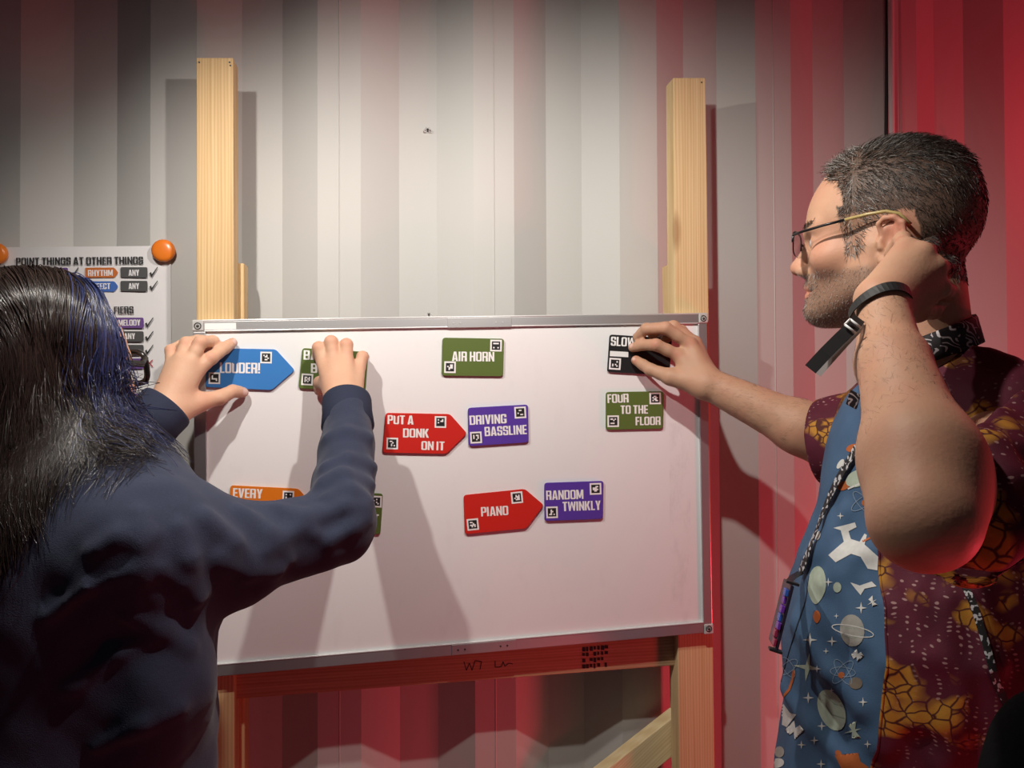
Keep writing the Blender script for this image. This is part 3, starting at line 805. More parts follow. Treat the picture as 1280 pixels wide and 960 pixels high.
def finger(pts, r, k=.004, tip=.82):
    rs = [r*(1-(1-tip)*i/(len(pts)-1)) for i in range(len(pts))]
    # slightly thicker at the joints
    P = []; R_ = []
    for i, p in enumerate(pts):
        P.append(p); R_.append(rs[i]*(1.0 if i in (0, len(pts)-1) else 1.06))
        if i < len(pts)-1: P.append((p+pts[i+1])/2); R_.append(rs[i]*.94)
    return chain(P, R_, k, .0035)
def skin_mat(name, base, red, hair=(.05, .035, .03), nailc=(.70, .48, .42)):
    m = mat(name, base, .56, spec=.35); t = NT(m); p = t.pos()
    n = t.noise(p, 38, 4); c = t.mix(n, tuple(x*.9 for x in base), tuple(min(1, x*1.07) for x in base))
    c = t.mix(t.math('MULTIPLY', t.ramp(t.noise(p, 22, 2), [(.4, (0, 0, 0)), (.7, (1, 1, 1))]), .25), c, red)
    c = t.mix(t.attr('flush').outputs['Fac'], c, red)
    c = t.mix(t.attr('nail').outputs['Fac'], c, nailc)
    sc = t.math('MULTIPLY', t.attr('hairy').outputs['Fac'], t.math('ADD', .55, t.math('MULTIPLY', t.noise(p, 700, 2), .9)))
    c = t.mix(t.math('MINIMUM', sc, 1.0), c, hair); t.base(c)
    t.b.inputs['Subsurface Weight'].default_value = .12
    t.b.inputs['Subsurface Radius'].default_value = (1.0, .35, .2); t.b.inputs['Subsurface Scale'].default_value = .006
    t.bump(t.math('ADD', t.noise(p, 260, 3), t.math('MULTIPLY', t.noise(p, 90, 2), .8)), .22, .0012)
    return m
def blob(P, c, r, soft=.5):
    d = np.linalg.norm(P-c, axis=1)/r
    return np.clip((1-d)/soft, 0, 1)
def hair_mat(name, stops, rough=.34):
    m = mat(name, stops[0][1], rough, spec=.55); t = NT(m)
    t.base(t.ramp(t.attr('tint').outputs['Fac'], stops)); return m
# ------------------------------------------------------------------ person at the left, seen from behind
M_skin_w = skin_mat('skin_light', (.66, .40, .27), (.62, .25, .17))
WH = head_frame(52, 463, .93, 35, 9, False, .93)
WR, WV = view_axes(72, 640)
wa = radians(32)
WF = WR*sin(wa)*1.0+WV*cos(wa); WS = WR*cos(wa)-WV*sin(wa)     # chest direction, right-hand side
woman = empty('person', (J(80, 900, .92)[0], J(80, 900, .92)[1], 0), 'person with long dark and blue hair and navy sweatshirt, seen from behind', 'person')
w_shR = J(178, 682, .85); w_elR = J(424, 656, .988); w_wrR = J(432, 508, 1.165)
w_shL = J(-62, 655, 1.01); w_elL = J(70, 655, 1.12); w_wrL = J(203, 518, 1.175)
w_neck = WH(-38, 0, -150); w_chest = J(72, 720, .93); w_hip = J(84, 1010, .93)
prims = head_prims(WH, .97, .93, 1.0)
prims += [cone(WH(-22, 0, -70), w_neck, .050, .052, .02), cone(w_neck, w_chest, .055, .10, .04), cone(w_chest, w_hip, .125, .135, .05, flat=(WF, .72))]
prims += [cone(w_neck, w_shR, .045, .052, .03), cone(w_neck, w_shL, .045, .052, .03)]
prims += [cone(w_shR, J(300, 690, .92), .044, .041, .02), cone(J(300, 690, .92), w_elR, .041, .034, .02), cone(w_elR, J(434, 560, 1.095), .033, .029, .015), cone(J(434, 560, 1.095), w_wrR, .029, .025, .015), cone(w_shL, w_elL, .046, .037, .02), cone(w_elL, w_wrL, .036, .026, .015)]
for s in (1, -1):
    kn = w_hip+WS*.09*s; kn = v3(kn[0], kn[1]+.02, .48); an = v3(kn[0], kn[1]-.01, .09)
    prims += [cone(w_hip+WS*.075*s-v3(0, 0, .05), kn, .080, .055, .03), cone(kn, an, .052, .036, .02), cone(an-v3(0, 0, .03), an-v3(0, 0, .05)+WF*.13, .032, .026, .015)]
# right hand, back of the hand towards us, fingertips curled over the top of the green tile
yt = D-.005
mc = [J(404, 452, 1.222), J(417, 447, 1.217), J(433, 449, 1.217), J(449, 459, 1.224)]
for m_, r1, r2 in zip(mc, (.0135, .014, .014, .012), (.0115, .0115, .0112, .0102)): prims.append(cone(w_wrR+(m_-J(427, 452, 1.22))*.35, m_, r1+.003, r2, .012))
prims += [finger([mc[0], J(398.5, 435, 1.226), J(398, 438, 1.246), J(397, 446, 1.2585)], .0108), finger([mc[1], J(414, 427.5, 1.222), J(414, 430, 1.246), J(412, 439, 1.259)], .0110),
          finger([mc[2], J(433, 431, 1.223), J(433, 433, 1.247), J(431, 441, 1.259)], .0108), finger([mc[3], J(453, 446, 1.231), J(453, 447, 1.250), J(451, 455, 1.260)], .0098)]
prims += [cone(w_wrR+v3(-.012, .008, .01), J(408, 478, 1.222), .016, .013, .012), finger([J(409, 480, 1.222), J(400, 478, 1.238), J(399, 488, 1.256)], .0108, .006)]
# left hand: index and thumb pinch the blue arrow, the other fingers fold
lw = w_wrL
mi, mm, mr, mp = J(247, 462, 1.205), J(238, 452, 1.198), J(226, 450, 1.200), J(215, 455, 1.207)
for m_, r1 in ((mi, .0155), (mm, .0155), (mr, .015), (mp, .0135)): prims.append(cone(lw+(m_-J(231, 455, 1.2))*.45, m_, r1+.002, r1*.78, .014))
prims += [finger([mi, J(264, 447.5, 1.213), J(281, 435, 1.236), J(290.5, 428.5, 1.2545)], .0112, .005, .74),
          finger([mm, J(251, 427.5, 1.207), J(266, 427, 1.232), J(274, 436, 1.254)], .0108, .004),
          finger([mr, J(233, 429, 1.213), J(247, 426, 1.236), J(258, 434, 1.256)], .0104, .004),
          finger([mp, J(214, 438, 1.218), J(226, 432, 1.238), J(240, 438, 1.256)], .0096, .004)]
prims += [cone(lw+v3(.012, .004, .0), J(250, 503, 1.205), .020, .0155, .016), finger([J(250, 502, 1.205), J(274, 497, 1.222), J(291, 489, 1.240), J(304, 490.5, 1.2545)], .0128, .008, .68)]
w_nails = [(J(295, 426, 1.247), .0065), (J(307, 490, 1.248), .0070)]
def w_nail(P): return np.max([blob(P, c, r, .25) for c, r in w_nails], 0)
w_kn = [J(264, 446, 1.205), J(251, 427, 1.2), J(233, 429, 1.205), J(214, 437, 1.21), J(250, 500, 1.2), J(300, 490, 1.25), J(290, 428, 1.25), J(414, 424, 1.22), J(433, 428, 1.22), J(398, 432, 1.222)]
def w_flush(P):
    L = WH.loc(P); lips = (np.linalg.norm(L, axis=1) < 150) & ((np.abs(L[:, 2]+76) < 9) & (L[:, 0] > 92) & (np.abs(L[:, 1]) < 22))
    return np.maximum(np.max([blob(P, c, .012, .9)*.55 for c in w_kn], 0), np.maximum(lips*.8, blob(P, WH(85, 50, -40), .03, .9)*.6))
def w_hairy(P):
    L = WH.loc(P); near = np.linalg.norm(L, axis=1) < 150; sc = (L[:, 2] > 40+.9*(L[:, 0]-60)) & (L[:, 2] > -40) & (np.linalg.norm(L, axis=1) < 175)
    brow = (np.abs(L[:, 2]-9-.05*np.abs(L[:, 1])) < 3.2) & (L[:, 0] > 70) & (np.abs(np.abs(L[:, 1])-32) < 17)
    return np.maximum(sc*1.0, brow*.9)*near
skin_object('body', prims, .0022, M_skin_w, woman, attrs={'nail': w_nail, 'flush': w_flush, 'hairy': w_hairy})

# eyes
def eyes(H, root, iris):
    M_eye = mat('eye_white', (.50, .47, .45), .25); t = NT(M_eye)
    for s in (1, -1):
        c = H(85.5, 31*s, -14); mb = MB(); r = .0128*H.k*1000
        ax = H.F; n = 14
        rings = [c+ax*r*cos(a) for a in np.linspace(.02, 2.2, 12)]
        mb.tube(rings, [r*sin(a) for a in np.linspace(.02, 2.2, 12)], 20, 0)
        for f_i, fc in enumerate(mb.f):
            cen = np.mean([mb.v[k] for k in fc], 0)-c; cen /= np.linalg.norm(cen); an = math.acos(max(-1, min(1, cen@ax)))
            mb.m[f_i] = 2 if an < .2 else (1 if an < .47 else 0)
        mb.build('eye', [M_eye, mat('iris', iris, .25), M_black], root, smooth=True)
eyes(WH, woman, (.10, .06, .03))

# sweatshirt
M_navy = mat('navy_jersey', (.026, .032, .062), .85, spec=.25); t = NT(M_navy); p = t.pos()
t.base(t.mix(t.noise(p, 420, 3), (.021, .026, .052), (.036, .044, .082)))
t.bump(t.math('ADD', t.noise(p, 800, 2), t.math('MULTIPLY', t.noise(p, 70, 3), .6)), .35, .0012)
t.b.inputs['Sheen Weight'].default_value = .12; t.b.inputs['Sheen Roughness'].default_value = .5
M_navyrib = mat('navy_rib', (.024, .029, .055), .85, spec=.25); t = NT(M_navyrib)
t.base(t.mix(t.noise(t.pos(), 500, 2), (.019, .024, .046), (.032, .038, .072)))
sw = []
sw += [cone(w_chest+v3(0, 0, .02), w_hip+v3(0, 0, -.02), .178, .172, .05, flat=(WF, .74)), cone(J(60, 640, .93), w_chest, .10, .15, .06, flat=(WF, .8))]
sw += [cone(w_neck+v3(0, 0, -.012), w_shR+v3(0, 0, .0), .060, .060, .05), cone(w_neck+v3(0, 0, -.012), w_shL, .060, .068, .04), cone(w_neck-v3(0, 0, .03), w_neck+v3(0, 0, .02), .066, .060, .03)]
w_mid = (w_shR+w_elR)/2
sw += [cone(w_shR+v3(0, 0, -.006), J(300, 691, .92), .066, .0560, .05), cone(J(300, 692, .92), J(422, 660, .985), .0560, .0475, .02), cone(J(424, 650, .985), J(434, 560, 1.095), .0475, .0385, .012), cone(J(434, 560, 1.095), J(434, 520, 1.15), .040, .036, .01)]
sw += [cone(w_shL, w_elL, .068, .055, .03), cone(w_elL, J(192, 528, 1.165), .052, .040, .015)]
# bulge of loose cloth at the side above the hem
sw += [chain([J(196, 835, .84), J(204, 862, .84), J(198, 890, .85)], [.030, .036, .030], .06, .03)]
base_sw = list(sw)
w_folds = [([(255, 648), (290, 680), (318, 712)], .011), ([(300, 640), (335, 668), (362, 700)], .011), ([(222, 660), (236, 700), (246, 745)], .010), ([(332, 690), (372, 662), (400, 640)], .012),
         ([(345, 636), (378, 648), (392, 668)], .010), ([(404, 604), (430, 596), (464, 606)], .012), ([(408, 622), (434, 614), (460, 628)], .009), ([(406, 584), (434, 574), (465, 584)], .011),
         ([(404, 646), (430, 634), (452, 636)], .010), ([(410, 676), (440, 660), (458, 650)], .009), ([(200, 712), (228, 730), (245, 748)], .0055), ([(110, 690), (150, 672), (190, 668)], .0055),
         ([(174, 640), (178, 680), (181, 725)], .004), ([(408, 548), (434, 541), (462, 548)], .007), ([(60, 770), (110, 735), (165, 715)], .0055), ([(90, 860), (150, 815), (205, 790)], .0055), ([(120, 935), (180, 905), (228, 885)], .0055),
         ([(160, 770), (200, 785), (235, 810)], .0055), ([(270, 700), (310, 716), (350, 712)], .009)]
for pts, r in w_folds:
    f_ = fold(base_sw, pts, r*.72, .5, .014)
    if f_ is not None: sw.append(f_)
def w_warp(P): return .0022*wnoise(P, 42, 1.0)+.0011*wnoise(P, 95, 4.0)+.0016*wnoise(P*v3(1, 1, .35), 60, 2.0)
sweat, swV, swF = skin_object('sweatshirt', sw, .0042, M_navy, woman, warp=w_warp, warpmax=.005)
def cuff(name, a, b, r1, r2, parent, m):
    pr_ = [cone(a, b, r1, r2)]; a = np.array(a); b = np.array(b); ax = b-a; L_ = np.linalg.norm(ax); ax /= L_
    rings = [(0, r1*.92), (.06, r1*1.02), (.5, (r1+r2)/2), (.9, r2*1.03), (1.0, r2*1.0), (1.0, r2*.93), (.9, r2*.86)]
    mb = MB(); mb.tube([a+ax*L_*t_+ax*.00001*i for i, (t_, _) in enumerate(rings)], [x for _, x in rings], 40, caps=False)
    return mb.build(name, m, parent, smooth=True)
cuff('cuff', J(435, 535, 1.135), J(433.5, 500, 1.172), .0395, .0375, sweat, M_navyrib)
cuff('cuff', J(182, 535, 1.160), J(209, 508, 1.180), .0425, .041, sweat, M_navyrib)
# trousers and shoes (below the picture)
M_denim = mat('dark_denim', (.03, .035, .05), .8); M_shoe = mat('black_canvas', (.02, .02, .02), .7)
def trousers(root, hip, S_, F_, w, legs, rt, rk, ra, m):
    pr_ = [cone(hip-S_*w*.55, hip+S_*w*.55, rt*1.35, rt*1.35, .04, flat=(F_, .85))]
    for kn, an in legs:
        s_ = 1 if (kn-hip)@S_ > 0 else -1
        pr_ += [cone(hip+S_*w*.75*s_-v3(0, 0, .05), kn, rt, rk, .03), cone(kn, an, rk, ra, .02)]
    skin_object('trousers', pr_, .008, m, root, it=2)
    for kn, an in legs:
        toe = v3(an[0], an[1], 0)+F_*.15; heel = v3(an[0], an[1], 0)-F_*.03
        skin_object('shoe', [cone(heel+v3(0, 0, .036), toe+v3(0, 0, .030), .038, .036, .02, flat=(np.cross(F_, v3(0, 0, 1)), 1.1)), cone(heel+v3(0, 0, .05)+F_*.02, v3(an[0], an[1], .10), .038, .036, .02)], .006, M_shoe, root, it=2,
                    clip=(heel*0-9+np.array([0, 0, 9.001]), heel*0+9))
lg = []
for s in (1, -1):
    kn = w_hip+WS*.09*s; kn = v3(kn[0], kn[1]+.02, .48); lg.append((kn, v3(kn[0], kn[1]-.01, .08)))
trousers(woman, w_hip-v3(0, 0, .04), WS, WF, .09, lg, .098, .066, .06, M_denim)

# hair: scalp volume plus long wavy strands, parted on top, blue on the right front
M_hair_w = hair_mat('long_hair', [(.0, (.010, .007, .006)), (.35, (.035, .022, .018)), (.5, (.022, .016, .016)), (.62, (.010, .014, .046)), (.85, (.024, .034, .115)), (1.0, (.11, .12, .22))], .27)
nst = 7500
def hull(f, s, u): return ((f+4)/108)**2+(s/86)**2+((u-36)/91)**2
cap = [ell(WH(-6, 0, 36), np.array([104, 80, 87])*WH.k, WH.A, .01), ell(WH(-52, 20, -40), np.array([54, 56, 95])*WH.k, WH.A, .03), ell(WH(-58, -25, -40), np.array([54, 56, 95])*WH.k, WH.A, .03),
       ell(WH(32, 62, -50), np.array([40, 22, 90])*WH.k, WH.A, .03), cone(WH(-55, 20, -90), WH(-62, 40, -170), .055, .040, .03, flat=(WF, .8)), ell(WH(36, -60, -40), np.array([36, 22, 80])*WH.k, WH.A, .03),
       ell(WH(98, 0, -20), np.array([42, 50, 120])*WH.k, WH.A, .012, 's')]
capV, capF = surface('cap', cap, .005, warp=lambda P: .003*wnoise(P, 60, 2.2), warpmax=.004)
capV = smooth_v(capV, capF, 2)
capL = WH.loc(capV)
def blue_of(L, r_): return (L[:, 1] > 8) & (L[:, 0]+.25*L[:, 1] > 44+r_*14-6)
capT = np.where(blue_of(capL, 0*capL[:, 0]), .66, .12)
th = rng.uniform(-1, 1, nst)
# roots along and beside the parting
f0 = rng.uniform(-98, 58, nst); side = np.where(rng.random(nst) < .62, 1, -1); s0 = side*np.abs(rng.normal(0, 30, nst))
s0 = np.clip(s0, -74, 74)
paths = np.zeros((nst, 26, 3)); L0 = np.stack([f0, s0, np.zeros(nst)], 1)
rem = 1-((f0+4)/108)**2-(s0/86)**2; okr = rem > .02; L0 = L0[okr]; side = side[okr]; nst = len(L0); rem = rem[okr]
L0[:, 2] = 36+91*np.sqrt(rem)-1
nb_ = 3000                                                     # roots lower on the back and sides of the head
az = rng.uniform(-1.0, 1.0, nb_)*2.15; el_ = rng.uniform(-.12, .75, nb_)
Lb = np.stack([-4-108*np.cos(az)*np.cos(el_), 86*np.sin(az)*np.cos(el_), 36+91*np.sin(el_)], 1)
L0 = np.concatenate([L0, Lb]); side = np.concatenate([side, np.where(Lb[:, 1] > 0, 1, -1)]); nst = len(L0)
tint0 = rng.random(nst); isblue = blue_of(L0+np.array([20, 0, 0])*0, rng.normal(0, .6, nst))
length = rng.uniform(250, 375, nst); length[isblue] *= .86
wavep = rng.uniform(0, 2*pi, nst); wavea = rng.uniform(5, 18, nst); wavef = rng.uniform(.035, .06, nst); lift = 1+np.abs(rng.normal(0, .030, nst))
dirs = None; P = L0.copy(); paths = np.zeros((nst, 26, 3)); K_ = 26
outdir = np.stack([np.where(L0[:, 0] > 30, .02, -.35), side*.9, np.zeros(nst)], 1)
bias = rng.normal(0, .12, (nst, 2))
for i in range(K_):
    paths[:, i] = P
    step = length/K_
    grad = np.stack([(P[:, 0]+4)/108**2, P[:, 1]/86**2, (P[:, 2]-36)/91**2], 1)
    nrm = grad/np.linalg.norm(grad, axis=1, keepdims=True)
    top = np.clip((P[:, 2]-20)/70, 0, 1)[:, None]
    down = np.array([-.10, 0, -1.0])
    want = outdir*top*1.3+down*(1-top*.75)
    want[:, 0] += bias[:, 0]*.7; want[:, 1] += bias[:, 1]*.7
    inside = (hull(P[:, 0], P[:, 1], P[:, 2]) < 1.25*lift) & (P[:, 2] > 0)
    tan = want-nrm*np.sum(want*nrm, 1, keepdims=True)
    d = np.where(inside[:, None], tan, want); d /= np.linalg.norm(d, axis=1, keepdims=True)
    P = P+d*step[:, None]
    hv = hull(P[:, 0], P[:, 1], P[:, 2]); upper = P[:, 2] > 10
    c0 = np.array([-4, 0, 36.]); sc_ = np.where(upper, 1/np.sqrt(np.maximum(hv, .2))*lift, 1.0)
    P = np.where(upper[:, None], c0+(P-c0)*sc_[:, None], P)
    if i > 8:
        w = np.clip((i-8)/10, 0, 1)
        P[:, 0] += wavea*w*np.sin(wavep+i*length/K_*wavef)*.35; P[:, 1] += wavea*w*np.cos(wavep*1.3+i*length/K_*wavef)*.35
okp = (paths[..., 0].max(1) < 98); paths = paths[okp]; nst = len(paths); tint0 = tint0[okp]; isblue = isblue[okp]
# to the room, kept off the cloth
WP = WH.O+WH.k*(paths[..., :1]*WH.F+paths[..., 1:2]*WH.S+paths[..., 2:]*WH.U)
flatP = WP.reshape(-1, 3)
obst = sw+[p for p in cap if p.op == 'u']
offs = np.repeat(rng.uniform(.002, .0085, nst), K_)
for _ in range(3):
    dd = np.full(len(flatP), 1.0)
    for s0_ in range(0, len(flatP), 30000): dd[s0_:s0_+30000] = field(obst, flatP[s0_:s0_+30000])
    need = np.where(dd < offs)[0]
    if len(need):
        q = flatP[need]; e = 1e-3
        gr = np.stack([field(obst, q+e*np.eye(3)[a])-dd[need] for a in range(3)], 1); gr /= np.maximum(np.linalg.norm(gr, axis=1, keepdims=True), 1e-9)
        flatP[need] = q+gr*(offs[need]-dd[need])[:, None]
WP = flatP.reshape(WP.shape)
# the ends are trimmed to the photographed length: to the shoulder on the right, further down the back on the left
PX = pix(flatP).reshape(nst, K_, 2); trim = 606+np.maximum(0, 70-PX[..., 0])*1.5+rng.normal(0, 16, nst)[:, None]+np.where(PX[..., 0] > 190, -60, 0)
for i in range(nst):
    bad = np.where((PX[i, :, 1] > trim[i]))[0]
    if len(bad) and bad[0] > 3:
        q = np.linspace(0, bad[0]-.5, K_); WP[i] = np.stack([np.interp(q, np.arange(K_), WP[i, :, c]) for c in range(3)], 1)
tint = np.where(isblue, .58+.34*tint0, .36*tint0)
strands('hair', WP, rng.uniform(.00045, .00085, nst), M_hair_w, woman, .35, 4, tint, (capV, capF, capT))

# glasses
def lens_glass(name, tint_=(.9, .9, .92)):
    m = mat(name, tint_, .03, spec=.5); m.node_tree.nodes['Principled BSDF'].inputs['Transmission Weight'].default_value = 1.0
    m.node_tree.nodes['Principled BSDF'].inputs['IOR'].default_value = 1.05; return m
M_lens = lens_glass('lens')
def glasses(H, root, rim_w, rim_h, rr, m_rim, temple, m_tip, f0=112, u0=-14, thick=2.4, half=False, label=None):
    fr_ = MB(); g = None
    mb = MB()
    for s in (1, -1):
        pts = []
        for a in np.linspace(0, 2*pi, 40, endpoint=True):
            x = np.sign(cos(a))*abs(cos(a))**.6*rim_w/2; z = np.sign(sin(a))*abs(sin(a))**.6*rim_h/2
            pts.append(H(f0-.06*abs(x+34)*1.0-.0, s*(rim_w/2+9+x), u0+z))
        if half: pts = pts[:21]
        mb.tube(pts, thick*.001, 8, caps=half)
    mb.tube([H(f0-1, -10, u0+5), H(f0+2, 0, u0+7), H(f0-1, 10, u0+5)], thick*.001, 8)
    for s in (1, -1):
        mb.tube([H(f0-4, s*(rim_w+9), u0+rim_h*.3)]+[H(*(p[0], s*p[1], p[2])) for p in temple[:3]], [thick*.0011]*4, 8)
    frame = mb.build('glasses', m_rim, root, smooth=True)
    for s in (1, -1):
        tb = MB(); tb.tube([H(p[0], s*p[1], p[2]) for p in temple[2:]], [thick*.00135]*(len(temple)-2), 8); tb.build('temple_tip', m_tip, frame, smooth=True)
        lm = MB(); out = []
        for a in np.linspace(0, 2*pi, 32, endpoint=False):
            x = np.sign(cos(a))*abs(cos(a))**.6*rim_w/2; z = np.sign(sin(a))*abs(sin(a))**.6*rim_h/2
            out.append((f0-.06*abs(x+34), s*(rim_w/2+9+x), u0+z))
        lm.prism([H(*p) for p in out], [H(p[0]-1.6, p[1], p[2]) for p in out]); lm.build('lens', M_lens, frame)
    return frame
M_acetate = mat('black_acetate', (.012, .010, .010), .22)
glasses(WH, woman, 56, 44, 6, M_acetate, [(90, 70, -4), (45, 74, 4), (6, 76, 10), (-14, 76, 8), (-30, 76, -14)], M_acetate, f0=105, u0=-10, thick=3.8)
# ------------------------------------------------------------------ man at the right
M_skin_m = skin_mat('skin_ruddy', (.50, .285, .185), (.52, .19, .13), (.050, .034, .028), (.66, .42, .36))
MH = head_frame(1120, 289, .84, 8, 3, True, 1.0)
MR, MV = view_axes(1175, 640)
ma = radians(-25)
MF = -MR*cos(ma)+MV*sin(ma); MS = -MV*cos(ma)-MR*sin(ma)       # chest direction, side towards the camera
man = empty('person', (J(1165, 900, .88)[0], J(1165, 900, .88)[1], 0), 'man with short greying hair and glasses in a patterned shirt, hand to his ear', 'person')
m_neck = MH(-44, 0, -178); m_chest = J(1178, 590, .87); m_belly = J(1160, 790, .88); m_hip = J(1152, 1010, .89)
m_shN = J(1262, 540, .735); m_elN = J(1154, 650, .525); m_wrN = J(1103, 382, .690)
m_shF = J(1105, 535, 1.0); m_elF = J(1056, 566, 1.085); m_wrF = J(884, 479, 1.19)
prims = head_prims(MH)
prims += [cone(MH(-28, 0, -70), m_neck, .053, .053, .02), cone(m_neck-v3(0, 0, .04), m_chest, .055, .12, .05, flat=(MF, .75)), cone(m_chest, m_belly, .125, .150, .05), cone(m_belly, m_hip, .150, .14, .05)]
prims += [cone(m_neck-v3(0, 0, .065), m_shN, .036, .037, .02), cone(m_neck-v3(0, 0, .065), m_shF, .036, .044, .02)]
# near arm raised to the ear
prims += [cone(m_shN, m_elN, .038, .0365, .016), cone(m_elN, J(1150, 575, .562), .0335, .0435, .03), cone(J(1150, 575, .562), J(1118, 455, .640), .0435, .0325, .03), cone(J(1114, 455, .648), m_wrN, .032, .0245, .015)]
# far arm to the board
prims += [cone(m_shF, m_elF, .055, .045, .02), cone(m_elF, J(1000, 534, 1.115), .043, .043, .02), cone(J(1000, 534, 1.115), m_wrF, .042, .027, .02)]
# near hand: loose fist at the ear, back of the hand outwards
nm = [J(1132, 309, .722), J(1153, 316, .708), J(1169, 334, .704), J(1174, 360, .708)]
for m_, r1, r2 in zip(nm, (.014, .0145, .0145, .0145), (.0115, .0115, .0115, .0115)): prims.append(cone(m_wrN+(m_-J(1155, 340, .71))*.35+v3(0, .002, 0), m_, r1+.004, r2, .014))
prims += [finger([nm[0], J(1128, 300, .748), J(1119, 312, .766), J(1114, 318, .772)], .0098, .005), finger([nm[1], J(1161, 309, .742), J(1148, 326, .766), J(1136, 338, .768)], .0105, .005),
          finger([nm[2], J(1183, 333, .740), J(1172, 350, .766), J(1156, 358, .766)], .0108, .004), finger([nm[3], J(1184, 366, .742), J(1172, 376, .766), J(1156, 378, .764)], .0106, .004)]
prims += [cone(m_wrN+v3(.008, .012, .004), J(1146, 388, .722), .018, .014, .014), finger([J(1146, 388, .722), J(1164, 388, .740), J(1174, 378, .756)], .0112, .006)]
# far hand: finger and thumb hold the black tile
fm = [J(848, 444, 1.212), J(862, 430, 1.210), J(869, 428, 1.225), J(874, 436, 1.243)]
for m_, r1, r2 in zip(fm, (.0155, .0155, .015, .0135), (.0125, .0125, .0115, .0105)): prims.append(cone(m_wrF+(m_-J(862, 434, 1.22))*.4, m_, r1+.002, r2, .014))
prims += [finger([fm[0], J(820, 431, 1.214), J(804, 431, 1.238), J(791, 434.5, 1.2545)], .0112, .005, .76), finger([fm[1], J(832, 410, 1.212), J(808, 411, 1.232), J(797, 421, 1.254)], .0114, .005, .78),
          finger([fm[2], J(842, 408, 1.232), J(824, 410, 1.247), J(815, 418, 1.256)], .0108, .004), finger([fm[3], J(852, 413, 1.248), J(838, 418, 1.256), J(830, 426, 1.258)], .0098, .004)]
prims += [cone(m_wrF+v3(-.008, -.002, -.004), J(838, 471, 1.210), .0195, .0155, .015), finger([J(838, 471, 1.210), J(813, 462, 1.232), J(795, 450.5, 1.2545)], .0122, .008, .74)]
for s in (1, -1):
    kn = m_hip+MS*.10*s; kn = v3(kn[0], kn[1], .50); an = v3(kn[0], kn[1]+.02, .09)
    prims += [cone(m_hip+MS*.085*s-v3(0, 0, .05), kn, .090, .060, .03), cone(kn, an, .056, .040, .02), cone(an-v3(0, 0, .03), an-v3(0, 0, .05)+MF*.15, .034, .028, .015)]
m_nails = [(J(790, 447.5, 1.247), .0068), (J(788, 431, 1.249), .0058)]
m_kn = [J(846, 443, 1.2), J(862, 428, 1.2), J(818, 430, 1.205), J(792, 450, 1.25), J(1125, 300, .73), J(1183, 340, .73), J(1184, 367, .735)]
def on_head(P, r=152): return np.linalg.norm(MH.loc(P)-np.array([10, 0, -5]), axis=1) < r
def m_nail(P): return np.max([blob(P, c, r, .25) for c, r in m_nails], 0)
def m_flush(P):
    L = MH.loc(P); oh = on_head(P)
    lips = (np.abs(L[:, 2]+76) < 9) & (L[:, 0] > 91) & (np.abs(L[:, 1]) < 23)
    return np.max([np.max([blob(P, c, .014, .9)*.6 for c in m_kn], 0), lips*oh*.6, blob(P, MH(118, 0, -44), .020, .9)*.8, blob(P, MH(-14, 80, -10), .030, .9)*.75, blob(P, MH(80, 50, -35), .026, .9)*.45, blob(P, m_elN, .05, .9)*.35], 0)
def sstep(x, a, b): t_ = np.clip((x-a)/(b-a), 0, 1); return t_*t_*(3-2*t_)
def beard_f(L):
    f, s, u = L[:, 0], np.abs(L[:, 1]), L[:, 2]
    low = sstep(-u, 48, 62)*sstep(f, -4, 12)*sstep(-u, 0, 1)*sstep(s+f*.0, -1, 0)
    cheek = sstep(-u-.42*(f-10)*(f < 60)-.42*50*(f >= 60)+18, 22, 40)
    nol = 1-((np.abs(u+76) < 8) & (f > 93) & (s < 20))
    under = sstep(u, -140, -118)
    return np.clip(low*np.clip(cheek, .0, 1)*nol*under, 0, 1)
def scalp_f(L):
    f, s, u = L[:, 0], np.abs(L[:, 1]), L[:, 2]
    front = np.where(s < 45, 79-.08*s, 75.4-1.05*(s-45))            # hairline seen from above
    line = np.where(u > 60, front, np.where(u > 20, np.minimum(front, 56+.1*(u-20)), np.where(u > -40, 24+.35*u, -60)))
    side_burn = (f < 54+.22*u) & (f > np.where(u < 0, 24-.1*u, 10)) & (u > -40) & (u < 25) & (s > 40)
    ear = (((f+15)/21)**2+((u+20)/33)**2 < 1) & (s > 55)
    nape = u > -72+.15*(f+90)
    return (((f < line) & nape & ~ear & ((u > 10) | (f < -30))) | side_burn)*np.clip(1-.0*u, 0, 1)
def m_hairy(P):
    L = MH.loc(P); oh = on_head(P)
    brow = sstep(3.4-np.abs(L[:, 2]-9+.0*L[:, 1]), 0, 1)*(L[:, 0] > 70)*(np.abs(np.abs(L[:, 1])-33) < 19)
    sb = np.where((L[:, 2] < 14) & (L[:, 0] > 0), .42, .88)
    return np.max([scalp_f(L)*sb, brow*.8, beard_f(L)*.55], 0)*oh
bodyM, mV, mF_ = skin_object('body', prims, .0022, M_skin_m, man, attrs={'nail': m_nail, 'flush': m_flush, 'hairy': m_hairy})
eyes(MH, man, (.06, .09, .10))

